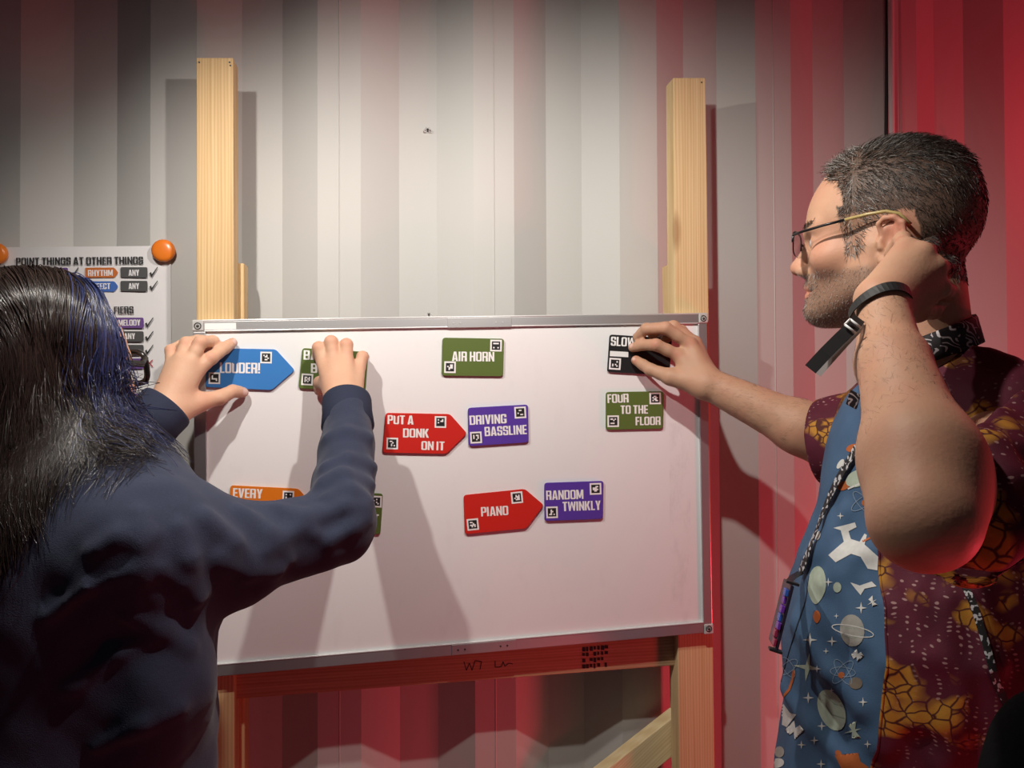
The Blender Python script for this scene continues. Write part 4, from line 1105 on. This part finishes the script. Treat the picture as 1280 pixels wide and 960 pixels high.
# hair, beard and arm hair grown from the skin
def normals(V, F):
    n = np.cross(V[F[:, 1]]-V[F[:, 0]], V[F[:, 2]]-V[F[:, 0]]); N = np.zeros_like(V)
    for i in range(4): np.add.at(N, F[:, i], n)
    return N/np.maximum(np.linalg.norm(N, axis=1, keepdims=True), 1e-12)
mN = normals(mV, mF_); mL = MH.loc(mV)
M_hair_m = hair_mat('short_hair', [(.0, (.014, .009, .007)), (.45, (.036, .023, .017)), (.7, (.10, .072, .054)), (.85, (.27, .24, .215)), (1.0, (.50, .48, .46))], .36)
def grow(name, idx, n, length, flow, curve, r, tint, jitter=.35, k=6, lean=.55):
    i = rng.choice(idx, n); P = mV[i]+rng.normal(0, .0007, (n, 3)); N_ = mN[i]; L = mL[i]
    fl = flow(L); fl = fl[:, :1]*MH.F+fl[:, 1:2]*MH.S+fl[:, 2:]*MH.U
    fl = fl+rng.normal(0, jitter, (n, 3)); fl = fl-N_*np.sum(fl*N_, 1, keepdims=True); fl /= np.maximum(np.linalg.norm(fl, axis=1, keepdims=True), 1e-9)
    ln = length(L)*rng.uniform(.6, 1.15, n); paths = np.zeros((n, k, 3))
    le = lean(L) if callable(lean) else np.full(n, lean)
    for q in range(k):
        x = q/(k-1); paths[:, q] = P-N_*.001+(N_*(1-le[:, None])*(x-curve*x*x)+fl*le[:, None]*x**1.15)*ln[:, None]
    return strands(name, paths, r*rng.uniform(.75, 1.25, n), M_hair_m, man, .3, 3, tint(L, n))
ohm = on_head(mV)
idx_h = np.where((scalp_f(mL) > .5) & ohm)[0]
def h_len(L): return np.where(L[:, 2] > 75, .024, np.where(L[:, 2] > 35, .017, np.where(L[:, 0] > 0, .014, .010)))*np.where(L[:, 0] < -75, .75, 1.0)+np.where((L[:, 0] > 60), .006, 0)
def h_flow(L):
    top = np.clip((L[:, 2]-50)/50, 0, 1)
    return np.stack([np.where(L[:, 0] > 40, .55, -.75)*np.where(top > .5, 1, .9)-.2, .35*np.sign(L[:, 1])*(1-top), -.9*(1-top)+.5*top], 1)
def h_tint(L, n):
    g = np.clip(.06+.40*sstep(L[:, 0], -30, 70)+.25*((L[:, 2] < 15) & (L[:, 0] > 0)), 0, .9); u_ = rng.random(n)
    return np.where(u_ < g, .72+.28*rng.random(n), .05+.5*rng.random(n))
grow('hair', idx_h, 11000, h_len, h_flow, .35, .00042, h_tint, .30, 6, lambda L: np.where(L[:, 0] > 45, .34, np.where(L[:, 2] > 70, .60, .74)))
bd = beard_f(mL); idx_b = np.where((bd > .25) & ohm)[0]
grow('beard', idx_b, 8000, lambda L: np.where((L[:, 0] > 84), .0060, .0040), lambda L: np.stack([.3+0*L[:, 0], 0*L[:, 0], -1+0*L[:, 0]], 1), .3, .00024, lambda L, n: np.where(rng.random(n) < .5, .85+.2*rng.random(n), .2+.5*rng.random(n)), .4, 4, .55)
for s in (1, -1):
    idx_e = np.where((np.abs(mL[:, 2]-9) < 3.2) & (mL[:, 0] > 70) & (np.abs(s*mL[:, 1]-33) < 19) & ohm)[0]
    if len(idx_e): grow('eyebrow', idx_e, 260, lambda L: .008+0*L[:, 0], lambda L: np.stack([-.4+0*L[:, 0], np.sign(L[:, 1]), .3+0*L[:, 0]], 1), .3, .00028, lambda L, n: .2+.5*rng.random(n), .3, 4, .75)
def arm_idx(a, b, r):
    t_ = np.clip(((mV-a)@(b-a))/((b-a)@(b-a)), 0, 1); return np.where((np.linalg.norm(mV-(a+t_[:, None]*(b-a)), axis=1) < r) & (t_ > .03) & (t_ < .9) & ~ohm)[0]
for a, b, n_ in ((m_wrF, J(1010, 540, 1.11), 2200), (m_wrN, J(1145, 600, .565), 1800)):
    ax = (b-a)/np.linalg.norm(b-a); axl = MH.A@ax
    grow('arm_hair', arm_idx(a, b, .056), n_, lambda L: .013+0*L[:, 0], lambda L: np.tile(-axl+np.array([0, 0, -.5]), (len(L), 1)), .5, .00009, lambda L, n: .5+.3*rng.random(n), .35, 5, .8)

# glasses: slim black half rim, tan temple tips
M_gun = mat('black_frame_metal', (.016, .016, .018), .3, .3); M_tan = mat('tan_temple_tip', (.42, .32, .13), .3)
glasses(MH, man, 52, 32, 8, M_gun, [(100, 69, -5), (72, 75, 0), (46, 78, 4), (20, 80, 8), (0, 81, 9.5), (-14, 79, 6), (-27, 77, -8)], M_tan, f0=116, u0=-16, thick=1.6, half=True)

# shirt: dark red wax print, with a blue front panel printed with planets
M_wax = mat('wax_print_cotton', (.10, .01, .03), .75, spec=.3)
def wax(m, F_, S_, seam=None):
    t = NT(m); p = t.pos()
    cu = t.n('ShaderNodeCombineXYZ', {0: t.dot(p, tuple(F_)), 1: t.dot(p, tuple(S_)), 2: t.dot(p, (0, 0, 1))}).outputs[0]
    wob = t.n('ShaderNodeMix', {}, data_type='VECTOR')
    nz = t.n('ShaderNodeTexNoise', {'Vector': cu, 'Scale': 16, 'Detail': 3}); wv = t.n('ShaderNodeVectorMath', {0: nz.outputs['Color'], 1: (.5, .5, .5)}, operation='SUBTRACT')
    ws = t.n('ShaderNodeVectorMath', {0: wv.outputs[0]}, operation='SCALE'); ws.inputs['Scale'].default_value = .030
    wc = t.n('ShaderNodeVectorMath', {0: cu, 1: ws.outputs[0]}, operation='ADD').outputs[0]
    big = t.noise(t.mapped(wc, (1.0, .9, 1.25)), 13.5, 2, .5)
    yel = t.ramp(big, [(.52, (0, 0, 0)), (.585, (1, 1, 1))])
    ve = t.n('ShaderNodeTexVoronoi', {'Vector': wc, 'Scale': 62}, feature='DISTANCE_TO_EDGE')
    crack = t.ramp(ve.outputs['Distance'], [(.03, (0, 0, 0)), (.085, (1, 1, 1))])
    ycol = t.mix(t.noise(wc, 60, 3), (.52, .27, .035), (.36, .13, .018))
    ycol = t.mix(crack, (.075, .018, .012), ycol)
    # rows of pale dashes on the red
    du = t.n('ShaderNodeTexVoronoi', {'Vector': t.mapped(wc, (1.0, 1.0, 1.7)), 'Scale': 105, 'Randomness': .15})
    dots = t.ramp(du.outputs['Distance'], [(.20, (1, 1, 1)), (.28, (0, 0, 0))])
    dreg = t.ramp(t.noise(wc, 11, 2), [(.42, (0, 0, 0)), (.5, (1, 1, 1))])
    red = t.mix(t.noise(wc, 25, 3), (.055, .006, .016), (.115, .012, .030))
    red = t.mix(t.math('MULTIPLY', t.math('MULTIPLY', dots, dreg), .6), red, (.50, .32, .30))
    col = t.mix(yel, red, ycol)
    if seam is not None:
        sp = t.mix(t.noise(p, 14, 3), (.040, .085, .165), (.070, .135, .235))
        col = t.mix(t.math('GREATER_THAN', t.dot(p, tuple(seam[0])), float(seam[1])), col, sp)
    t.base(col); t.bump(t.math('ADD', t.noise(p, 900, 2), t.math('MULTIPLY', t.noise(p, 70, 3), 1.2)), .3, .001)
wax(M_wax, MF, MS)
M_shirt = mat('printed_shirt_cotton', (.1, .02, .04), .75, spec=.3)
sh = [cone(m_neck-v3(0, 0, .085), m_chest, .072, .135, .05, flat=(MF, .85)), cone(m_chest, m_belly, .145, .172, .05), cone(m_belly, m_hip, .175, .185, .05), cone(m_hip, m_hip-v3(0, 0, .06), .185, .188, .02)]
sh += [cone(m_neck-v3(0, 0, .035), m_shN, .050, .076, .04), cone(m_neck-v3(0, 0, .035), m_shF, .050, .074, .04)]
sh += [cone(J(1195, 488, .79), J(1262, 522, .745), .046, .060, .04)]
base_sh = list(sh)
for pts, r in [([(1112, 760), (1118, 830), (1108, 930)], .010), ([(1185, 750), (1178, 820), (1165, 900)], .013), ([(1225, 740), (1240, 830), (1245, 940)], .012), ([(1200, 840), (1192, 900), (1180, 955)], .010),
               ([(1040, 650), (1060, 720), (1075, 800)], .009), ([(1000, 780), (1040, 840), (1080, 880)], .011), ([(985, 860), (1020, 910), (1060, 950)], .010), ([(1035, 730), (1060, 700), (1090, 690)], .008),
               ([(1215, 440), (1238, 446), (1262, 452)], .007), ([(1145, 740), (1150, 820), (1140, 900)], .009), ([(1010, 700), (1030, 690), (1060, 640)], .008)]:
    f_ = fold(base_sh, pts, r)
    if f_ is not None: sh.append(f_)
def m_warp(P): return .0022*wnoise(P, 36, 3.0)+.0010*wnoise(P, 90, 6.0)+.0022*wnoise(P*v3(1, 1, .25), 48, 5.0)
shV, shF = surface('shirt', sh, .0042, m_warp, .0055); shV = smooth_v(shV, shF, 1)
# front panel: everything forward of a seam plane
s0p = cast(base_sh, 1097, 640); s1p = cast(base_sh, 1089, 950)
seam_n = np.cross(s1p-s0p, np.cross(MF, v3(0, 0, 1))); seam_n /= np.linalg.norm(seam_n)
if seam_n@MF < 0: seam_n = -seam_n
wax(M_shirt, MF, MS, (seam_n, s0p@seam_n))
from mathutils.bvhtree import BVHTree
import bmesh
bvh = BVHTree.FromPolygons([Vector(v) for v in shV], [tuple(int(k) for k in f) for f in shF])
Ocam = Vector(CAM)
def hit(px, py, off):
    dv = Vector(J(px, py, 1.0)-CAM).normalized(); r_ = bvh.ray_cast(Ocam, dv)
    if r_[0] is None: return None
    return r_[0]+r_[1]*(off if r_[1].dot(dv) < 0 else -off)
PRINT = {'pale': (.40, .47, .38), 'white': (.60, .60, .58), 'orange': (.42, .11, .03), 'stone': (.34, .33, .30), 'brown': (.16, .13, .10), 'line': (.20, .27, .36), 'shade': (.24, .30, .24)}
pk = list(PRINT); P_shirt = []
for k_ in pk:
    m = mat('print_'+k_, PRINT[k_], .75, spec=.3); t = NT(m); p = t.pos()
    t.base(t.mix(t.noise(p, 130, 4), tuple(x*.78 for x in PRINT[k_]), tuple(min(1, x*1.15) for x in PRINT[k_]))); P_shirt.append(m)
bmm = bmesh.new(); lay = [0]
def motif(pts, c, cuts=2):
    lay[0] += 1; off = .0007+.000012*(lay[0] % 25)
    b2 = bmesh.new(); f = b2.faces.new([b2.verts.new((x, y, 0)) for x, y in pts])
    bmesh.ops.triangulate(b2, faces=[f])
    for _ in range(6):
        le = [e_ for e_ in b2.edges if e_.calc_length() > 4]
        if not le: break
        bmesh.ops.subdivide_edges(b2, edges=le, cuts=1); bmesh.ops.triangulate(b2, faces=b2.faces[:])
    mp_ = {}
    for v in b2.verts: mp_[v] = hit(v.co.x, v.co.y, off)
    vs = {v: bmm.verts.new(h_) for v, h_ in mp_.items() if h_ is not None}
    for f in b2.faces:
        if all(v in vs for v in f.verts):
            q = [vs[v] for v in f.verts]
            if max((a.co-b.co).length for a in q for b in q) < .04:
                nf = bmm.faces.new(q); nf.material_index = 1+pk.index(c); nf.smooth = True
    b2.free()
Z = lambda x, y: (920+x/2, 480+y/2)
def oval(x, y, rx, ry, rot=0, c='pale', tear=0.0, n=22):
    cx, cy = Z(x, y); a = radians(rot); out = []
    for t_ in np.linspace(0, 2*pi, n, endpoint=False):
        u, v = rx/2*cos(t_), ry/2*sin(t_); u *= 1-tear*max(0, sin(t_))**2
        out.append((cx+u*cos(a)-v*sin(a), cy+u*sin(a)+v*cos(a)))
    motif(out, c)
def star(x, y, s, n=4, c='white', inner=.24, rot=0, sx=1.0):
    cx, cy = Z(x, y); out = []
    for i in range(2*n):
        r_ = s/2*(1 if i % 2 == 0 else inner)*(1.0 if (i % 4 == 0 or n < 6) else .75); a = pi*i/n-pi/2+radians(rot); out.append((cx+r_*cos(a)*sx, cy+r_*sin(a)))
    motif(out, c)
def wire(pts, w, c='line', closed=False):
    p_ = [np.array(Z(*p)) for p in pts]
    for a, b in zip(p_, p_[1:]+([p_[0]] if closed else [])):
        d_ = b-a; l = np.linalg.norm(d_); n_ = np.array([-d_[1], d_[0]])/l*w/4; e_ = d_/l*w*.1
        motif([tuple(a-e_+n_), tuple(b+e_+n_), tuple(b+e_-n_), tuple(a-e_-n_)], c)
def orbit(x, y, rx, ry, rot, w=1.6, c='line'):
    a = radians(rot); wire([(x+rx*cos(t_)*cos(a)-ry*sin(t_)*sin(a), y+rx*cos(t_)*sin(a)+ry*sin(t_)*cos(a)) for t_ in np.linspace(0, 2*pi, 20, endpoint=False)], w, c, True)
def shape(pts, c): motif([Z(*p) for p in pts], c)
shape([(244, 360), (298, 346), (302, 358), (282, 368), (288, 388), (310, 395), (322, 374), (328, 378), (322, 402), (356, 432), (354, 466), (330, 462), (312, 432), (288, 425), (250, 446), (232, 428), (270, 395), (262, 366)], 'white')
oval(203, 503, 23, 48, 4, 'pale', .35); oval(254, 508, 10, 13, 0, 'pale'); oval(203, 582, 9, 16, 0, 'orange', .3)
orbit(293, 617, 53, 12, 12, 2.2, 'white'); oval(291, 616, 30, 40, -8, 'stone'); wire([(262, 605), (290, 612), (318, 606)], 2, 'shade'); wire([(264, 628), (292, 636), (318, 628)], 2, 'shade')
oval(240, 815, 32, 54, -22, 'pale'); wire([(218, 790), (240, 826), (272, 836)], 3, 'shade'); wire([(222, 776), (248, 800), (268, 806)], 2, 'shade')
oval(300, 748, 17, 15, 0, 'brown')
star(180, 708, 36, 4, 'pale', .22, 8); star(186, 640, 18); star(241, 643, 13); star(304, 678, 17, 8, 'white', .3); star(232, 495, 11); star(313, 560, 15); star(204, 712, 10)
star(182, 784, 15); star(148, 865, 24, 8, 'white', .28); star(197, 890, 11); star(165, 902, 11); star(318, 795, 12); star(226, 668, 8); star(240, 765, 7); star(295, 866, 26, 6, 'pale', .26, 15); star(342, 545, 16, 6); star(215, 855, 12); star(252, 580, 7); star(330, 900, 10)
orbit(268, 720, 36, 13, 58); orbit(268, 720, 36, 13, -48); orbit(268, 720, 32, 12, 5); oval(264, 728, 8, 8, 0, 'orange')
orbit(318, 296, 34, 12, 50); orbit(318, 296, 34, 12, -35); oval(323, 297, 8, 8, 0, 'orange')
orbit(132, 708, 28, 12, 60); orbit(132, 708, 28, 12, -40)
oval(305, 236, 31, 20, -25, 'pale'); wire([(282, 262), (318, 246), (345, 238)], 4, 'white'); oval(270, 254, 17, 11, -25, 'orange'); oval(292, 160, 16, 9, -20, 'orange'); oval(262, 200, 14, 6, -55, 'white')
wire([(318, 394), (338, 384), (358, 372)], 5, 'orange'); wire([(118, 782), (134, 764), (142, 740), (146, 716)], 6, 'orange')
shape([(96, 795), (112, 776), (120, 800), (136, 822), (152, 826), (128, 858), (116, 852), (118, 832), (104, 818), (92, 836), (78, 832)], 'white')
oval(110, 920, 12, 14, 0, 'stone'); oval(104, 948, 18, 12, -10, 'white'); shape([(248, 928), (262, 944), (284, 946), (306, 922), (312, 944), (334, 958), (300, 966), (270, 970), (262, 956)], 'orange')
shape([(286, 496), (310, 504), (340, 494), (352, 506), (322, 512), (312, 528), (300, 514)], 'white'); oval(258, 926, 7, 12, -30, 'orange'); star(214, 950, 12); oval(206, 380, 6, 12, 20, 'white'); star(262, 330, 9)
pm = bpy.data.meshes.new('print'); bmm.to_mesh(pm); bmm.free()
me0 = from_arrays('cloth', shV, shF); me0.polygons.foreach_set('use_smooth', [True]*len(me0.polygons))
bj = bmesh.new(); bj.from_mesh(me0); bj.from_mesh(pm); me = bpy.data.meshes.new('shirt'); bj.to_mesh(me); bj.free()
shirt = link('shirt', me, [M_shirt]+P_shirt, man)

# sleeves: open tubes
def sleeve(a, b, ra, rb, extra=(), cut=None):
    a = np.array(a); b = np.array(b); ax = (b-a)/np.linalg.norm(b-a); e = b+ax*rb*2.2 if cut is None else b
    pr_ = [cone(a, e, ra, rb+(rb-ra)*.3 if cut is None else rb, .02)]+list(extra)
    lo = np.minimum(a, e)-.2; hi = np.maximum(a, e)+.2
    pr_ += [cone(a+ax*.05, e+ax*(.1 if cut is None else 0), min(ra, rb)*.9, rb*.955, .004, 's')]
    pr_ += [half(b, ax, lo, hi, .003)] if cut is None else [half(cut[0], cut[1], lo, hi, .003)]
    return pr_
c0, c1 = J(1216, 545, .6), J(1150, 718, .6); vv = (c0+c1)/2-CAM; vv /= np.linalg.norm(vv)
cn = np.cross(vv, c1-c0); cn /= np.linalg.norm(cn)
if cn@MR > 0: cn = -cn
cn = cn+.22*vv; cn /= np.linalg.norm(cn)
slN = sleeve(J(1292, 545, .745), J(1200, 640, .600), .086, .068, [cone(J(1238, 475, .75), J(1290, 520, .73), .040, .05, .04)], (c0, cn))
bN = [slN[0], slN[1]]
for pts, r in [([(1205, 500), (1240, 520), (1275, 560)], .009), ([(1225, 470), (1250, 478), (1275, 500)], .009), ([(1228, 560), (1250, 600), (1278, 620)], .010), ([(1232, 650), (1255, 660), (1278, 655)], .009), ([(1215, 690), (1245, 694), (1275, 680)], .008), ([(1222, 540), (1240, 560), (1262, 600)], .008)]:
    f_ = fold(bN, pts, r)
    if f_ is not None: slN.insert(2, f_)
skin_object('sleeve', slN, .0036, M_wax, shirt, warp=m_warp, warpmax=.0055)
slF = sleeve(J(1112, 548, 1.0), J(1024, 552, 1.080), .082, .060)
skin_object('sleeve', slF, .0040, M_wax, shirt, warp=lambda P: m_warp(P)*.7, warpmax=.004)
# hem edge of the near sleeve and of the panel seam
# collar: black with white squiggles
M_collar = mat('squiggle_cotton', (.015, .012, .015), .7); t = NT(M_collar); p = t.pos()
w1 = t.n('ShaderNodeTexWave', {'Vector': t.mapped(p, (1, 1, 1.25), (0, radians(35), 0)), 'Scale': 32, 'Distortion': 9.0, 'Detail': 0, 'Detail Scale': 2.2})
brk = t.ramp(t.noise(p, 75, 1), [(.44, (0, 0, 0)), (.47, (1, 1, 1))])
t.base(t.mix(t.math('MULTIPLY', t.ramp(w1.outputs[1], [(.80, (0, 0, 0)), (.86, (1, 1, 1))]), brk), (.016, .012, .015), (.50, .45, .46)))
cc = MH(-32, 2, -142); n = 48; mb = MB()
for i in range(n):
    a = 2*pi*(i/n)
    for r_, z in ((.0600, -.022), (.0590, .008), (.0592, .013), (.0610, .014), (.0632, .010), (.0700, -.020)):
        drop = -.030*(cos(a)*.5+.5)**1.2+.018*(1-cos(a))*.5
        mb.v.append(tuple(cc+MF*r_*1.02*cos(a)+MS*r_*sin(a)*1.0+v3(0, 0, z+drop)))
for i in range(n):
    j = (i+1) % n
    for k in range(5):
        mb.f.append((i*6+k, j*6+k, j*6+k+1, i*6+k+1)); mb.m.append(0)
col = mb.build('collar', M_collar, shirt, smooth=True)
so = col.modifiers.new('thick', 'SOLIDIFY'); so.thickness = .0012
mb = MB(); tip_ = [(1057, 505), (1070, 512), (1075, 494), (1063, 487)]
mb.prism([J(x, y, .828) for x, y in tip_], [J(x, y, .828)+MV*.012 for x, y in tip_]); mb.build('collar_tip', M_collar, shirt, bevel=.001)
# dark tube painting the shadow gap along the placket; panel seam piping
def along(name, pxs, r, m, off=.0, parent=shirt):
    P_ = [hit(x, y, off) for x, y in pxs]; P_ = [np.array(q) for q in P_ if q is not None]
    mb = MB(); mb.tube(P_, r, 6); return mb.build(name, m, parent, smooth=True)
def dense(pts, n=40):
    pts = np.array(pts, float); s_ = np.concatenate([[0], np.cumsum(np.linalg.norm(np.diff(pts, axis=0), axis=1))]); q = np.linspace(0, s_[-1], n)
    return list(zip(np.interp(q, s_, pts[:, 0]), np.interp(q, s_, pts[:, 1])))
M_gapshade = mat('placket_gap_shade', (.012, .016, .03), .8)
along('placket_shadow_line', dense([(1012, 720), (1007, 752), (996, 784), (985, 820), (974, 862), (969, 905), (966, 958)]), .0011, M_gapshade)
sp_ = []
for y_ in np.linspace(600, 990, 60):
    lo_, hi_ = 1040.0, 1160.0
    for _ in range(24):
        mid_ = (lo_+hi_)/2; h_ = hit(mid_, y_, 0)
        if h_ is not None and (np.array(h_)-s0p)@seam_n > 0: lo_ = mid_
        else: hi_ = mid_
    sp_.append(((lo_+hi_)/2, y_))
along('panel_hem', sp_, .0016, M_wax)
trousers_m = [(v3((m_hip+MS*.10*s)[0], (m_hip+MS*.10*s)[1], .50), v3((m_hip+MS*.10*s)[0], (m_hip+MS*.10*s)[1]+.02, .08)) for s in (1, -1)]
trousers(man, m_hip-v3(0, 0, .08), MS, MF, .10, trousers_m, .105, .072, .064, mat('dark_trousers', (.02, .02, .024), .8))

# wristband with a long loose tail
axw = m_wrN-J(1114, 455, .648); axw /= np.linalg.norm(axw)
wc_ = m_wrN-axw*.004; e1 = np.cross(axw, MV); e1 /= np.linalg.norm(e1); e2 = np.cross(axw, e1)
M_band = mat('black_woven_band', (.012, .012, .013), .6); M_bandw = mat('band_grey_backing', (.45, .43, .42), .6)
if e1@MR > 0: e1 = -e1
ring = []
for a in np.linspace(0, 2*pi, 41):
    r_ = .0285*(1+.16*max(0, cos(a))**3); ring.append(wc_+e1*r_*cos(a)+e2*r_*1.06*sin(a)-axw*.008*cos(a)*1.0)
band = MB(); band.band(ring, axw, .0115, .0012); wrist = band.build('wristband', M_band, man)
yt_ = .655
mb = MB(); tp = [J(1074, 398, yt_+.012), J(1066, 408, yt_), J(1050, 423, yt_-.004), J(1032, 441, yt_-.006), J(1013, 461.5, yt_-.004)]
view = tp[2]-CAM; view /= np.linalg.norm(view); tdir = tp[-1]-tp[0]; wdir = np.cross(tdir, view)
mb.band(tp, wdir, .0128, .0008); mb.build('band_tail', M_band, wrist)
mb = MB(); mb.band([p+view*.006+wdir/np.linalg.norm(wdir)*(.0025+.001*i) for i, p in enumerate(tp[:4])]+[tp[4]+view*.010+wdir/np.linalg.norm(wdir)*.006], wdir, .0118, .0006); mb.build('band_tail_back', M_bandw, wrist)
M_clasp = mat('white_clasp', (.80, .80, .80), .3)
wd_ = wdir/np.linalg.norm(wdir); td_ = tdir/np.linalg.norm(tdir); cl = J(1066.5, 408, yt_-.004)
mb = MB()
for s in (-1, 1): mb.tube([cl+td_*.0045*s-wd_*.0070, cl+td_*.0045*s+wd_*.0070], .0012, 8)
mb.tube([cl-td_*.0045-wd_*.0070, cl+td_*.0045-wd_*.0070], .0012, 8); mb.build('clasp', M_clasp, wrist, smooth=True)

# lanyard and badge
lan = empty('lanyard', J(985, 790, .84), 'black printed lanyard with a dark badge hanging down the front of the man', 'lanyard')
def hitn(px, py):
    dv = Vector(J(px, py, 1.0)-CAM).normalized(); r_ = bvh.ray_cast(Ocam, dv)
    while r_[0] is None and px < 1200: px += 1; dv = Vector(J(px, py, 1.0)-CAM).normalized(); r_ = bvh.ray_cast(Ocam, dv)
    return np.array(r_[0]), np.array(r_[1] if r_[1].dot(dv) < 0 else -r_[1])
def on_cloth(pxs, off, w):
    """points lifted off the shirt and the sideways directions of a ribbon lying on it"""
    H_ = [hitn(*p) for p in pxs]; N_ = np.array([n_ for _, n_ in H_]); P_ = np.array([p for p, _ in H_])
    for _ in range(3): N_[1:-1] = (N_[:-2]+N_[1:-1]*2+N_[2:]); N_ /= np.linalg.norm(N_, axis=1, keepdims=True)
    P_ = P_+N_*off; T_ = np.gradient(P_, axis=0)
    return list(P_), [np.cross(t_, n_) for t_, n_ in zip(T_, N_)]
lp, lw_ = on_cloth(dense([(1076, 560), (1064, 580), (1050, 604), (1038, 632), (1028, 660), (1016, 690), (1006, 716)], 16), .006, .01)
M_lan = mat('lanyard_ribbon', (.012, .011, .013), .55); t = NT(M_lan)
wv_ = t.noise(t.mapped(t.pos(), (1.3, 1.3, 1.0)), 165, 1)
t.base(t.mix(t.ramp(wv_, [(.54, (0, 0, 0)), (.57, (1, 1, 1))]), (.012, .011, .013), (.5, .5, .52)))
mb = MB(); mb.band(lp, lw_, .0105, .0012); mb.build('ribbon', M_lan, lan)
bt, bb = J(986, 728, .825), J(966.5, 806, .825); bu = bb-bt; bl = np.linalg.norm(bu); bu /= bl
bw = MV*.96-MR*.28; bw -= bu*(bw@bu); bw /= np.linalg.norm(bw); bn = np.cross(bu, bw)
if bn@MR > 0: bn = -bn
def bbox(mb, u0, u1, w0, w1, n0, n1):
    q = lambda u, w, n_: bt+bu*u+bw*w+bn*n_
    mb.prism([q(u0, w0, n0), q(u1, w0, n0), q(u1, w0, n1), q(u0, w0, n1)], [q(u0, w1, n0), q(u1, w1, n0), q(u1, w1, n1), q(u0, w1, n1)])
mb = MB(); bbox(mb, 0, bl, -.030, .030, -.002, .002); pcb = mb.build('badge_board', mat('badge_black', (.02, .015, .03), .3), lan, bevel=.0008)
bcol = [mat('badge_violet', (.12, .03, .32), .25), mat('badge_blue', (.03, .10, .42), .25), mat('badge_crimson', (.25, .02, .06), .3)]
for i, (u, w, hgt, m_) in enumerate([(.010, -.024, .006, 1), (.020, -.018, .0045, 0), (.030, -.026, .006, 0), (.041, -.020, .005, 1), (.050, -.027, .0055, 0), (.060, -.022, .006, 2), (.070, -.026, .005, 2)]):
    mb = MB(); bbox(mb, u-.0042, u+.0042, w-.005, w+.012, .002, hgt); mb.build('component', bcol[m_], pcb, bevel=.0006)
for u in (-.003, bl+.001):
    mb = MB(); bbox(mb, u-.0015, u+.0015, -.031, -.018, -.007, .008); mb.build('clip', M_black, pcb, bevel=.0005)
mb = MB(); mb.band([lp[-1], (lp[-1]+bt)/2+bn*.002, bt-bu*.001], np.cross(bu, lp[-1]-CAM), .008, .0012); mb.build('hook_strap', M_black, lan)

# black bag at the hip, its cord running up the shirt
bag = empty('shoulder_bag', J(1290, 1010, .74), 'black bag at the hip of the man, in the bottom right corner', 'bag')
M_bag = mat('black_nylon', (.006, .006, .007), .9, spec=.1); t = NT(M_bag); t.bump(t.noise(t.pos(), 60, 4), .5, .003)
bc = J(1302, 975, .60)
skin_object('bag_body', [ell(bc, (.045, .03, .085), np.array([MR, MV, v3(0, 0, 1)]), .01), cone(bc-v3(0, 0, .02)-MR*.02, bc-v3(0, 0, .10)-MR*.03, .030, .033, .03)], .005, M_bag, bag, warp=lambda P: .003*wnoise(P, 45), warpmax=.004)
cp, cw_ = on_cloth(dense([(1206, 735), (1218, 760), (1231, 800), (1243, 850), (1262, 900)], 14), .006, .01)
mb = MB(); mb.band(cp, cw_, .0075, .0014); mb.build('bag_strap', M_lan, bag)
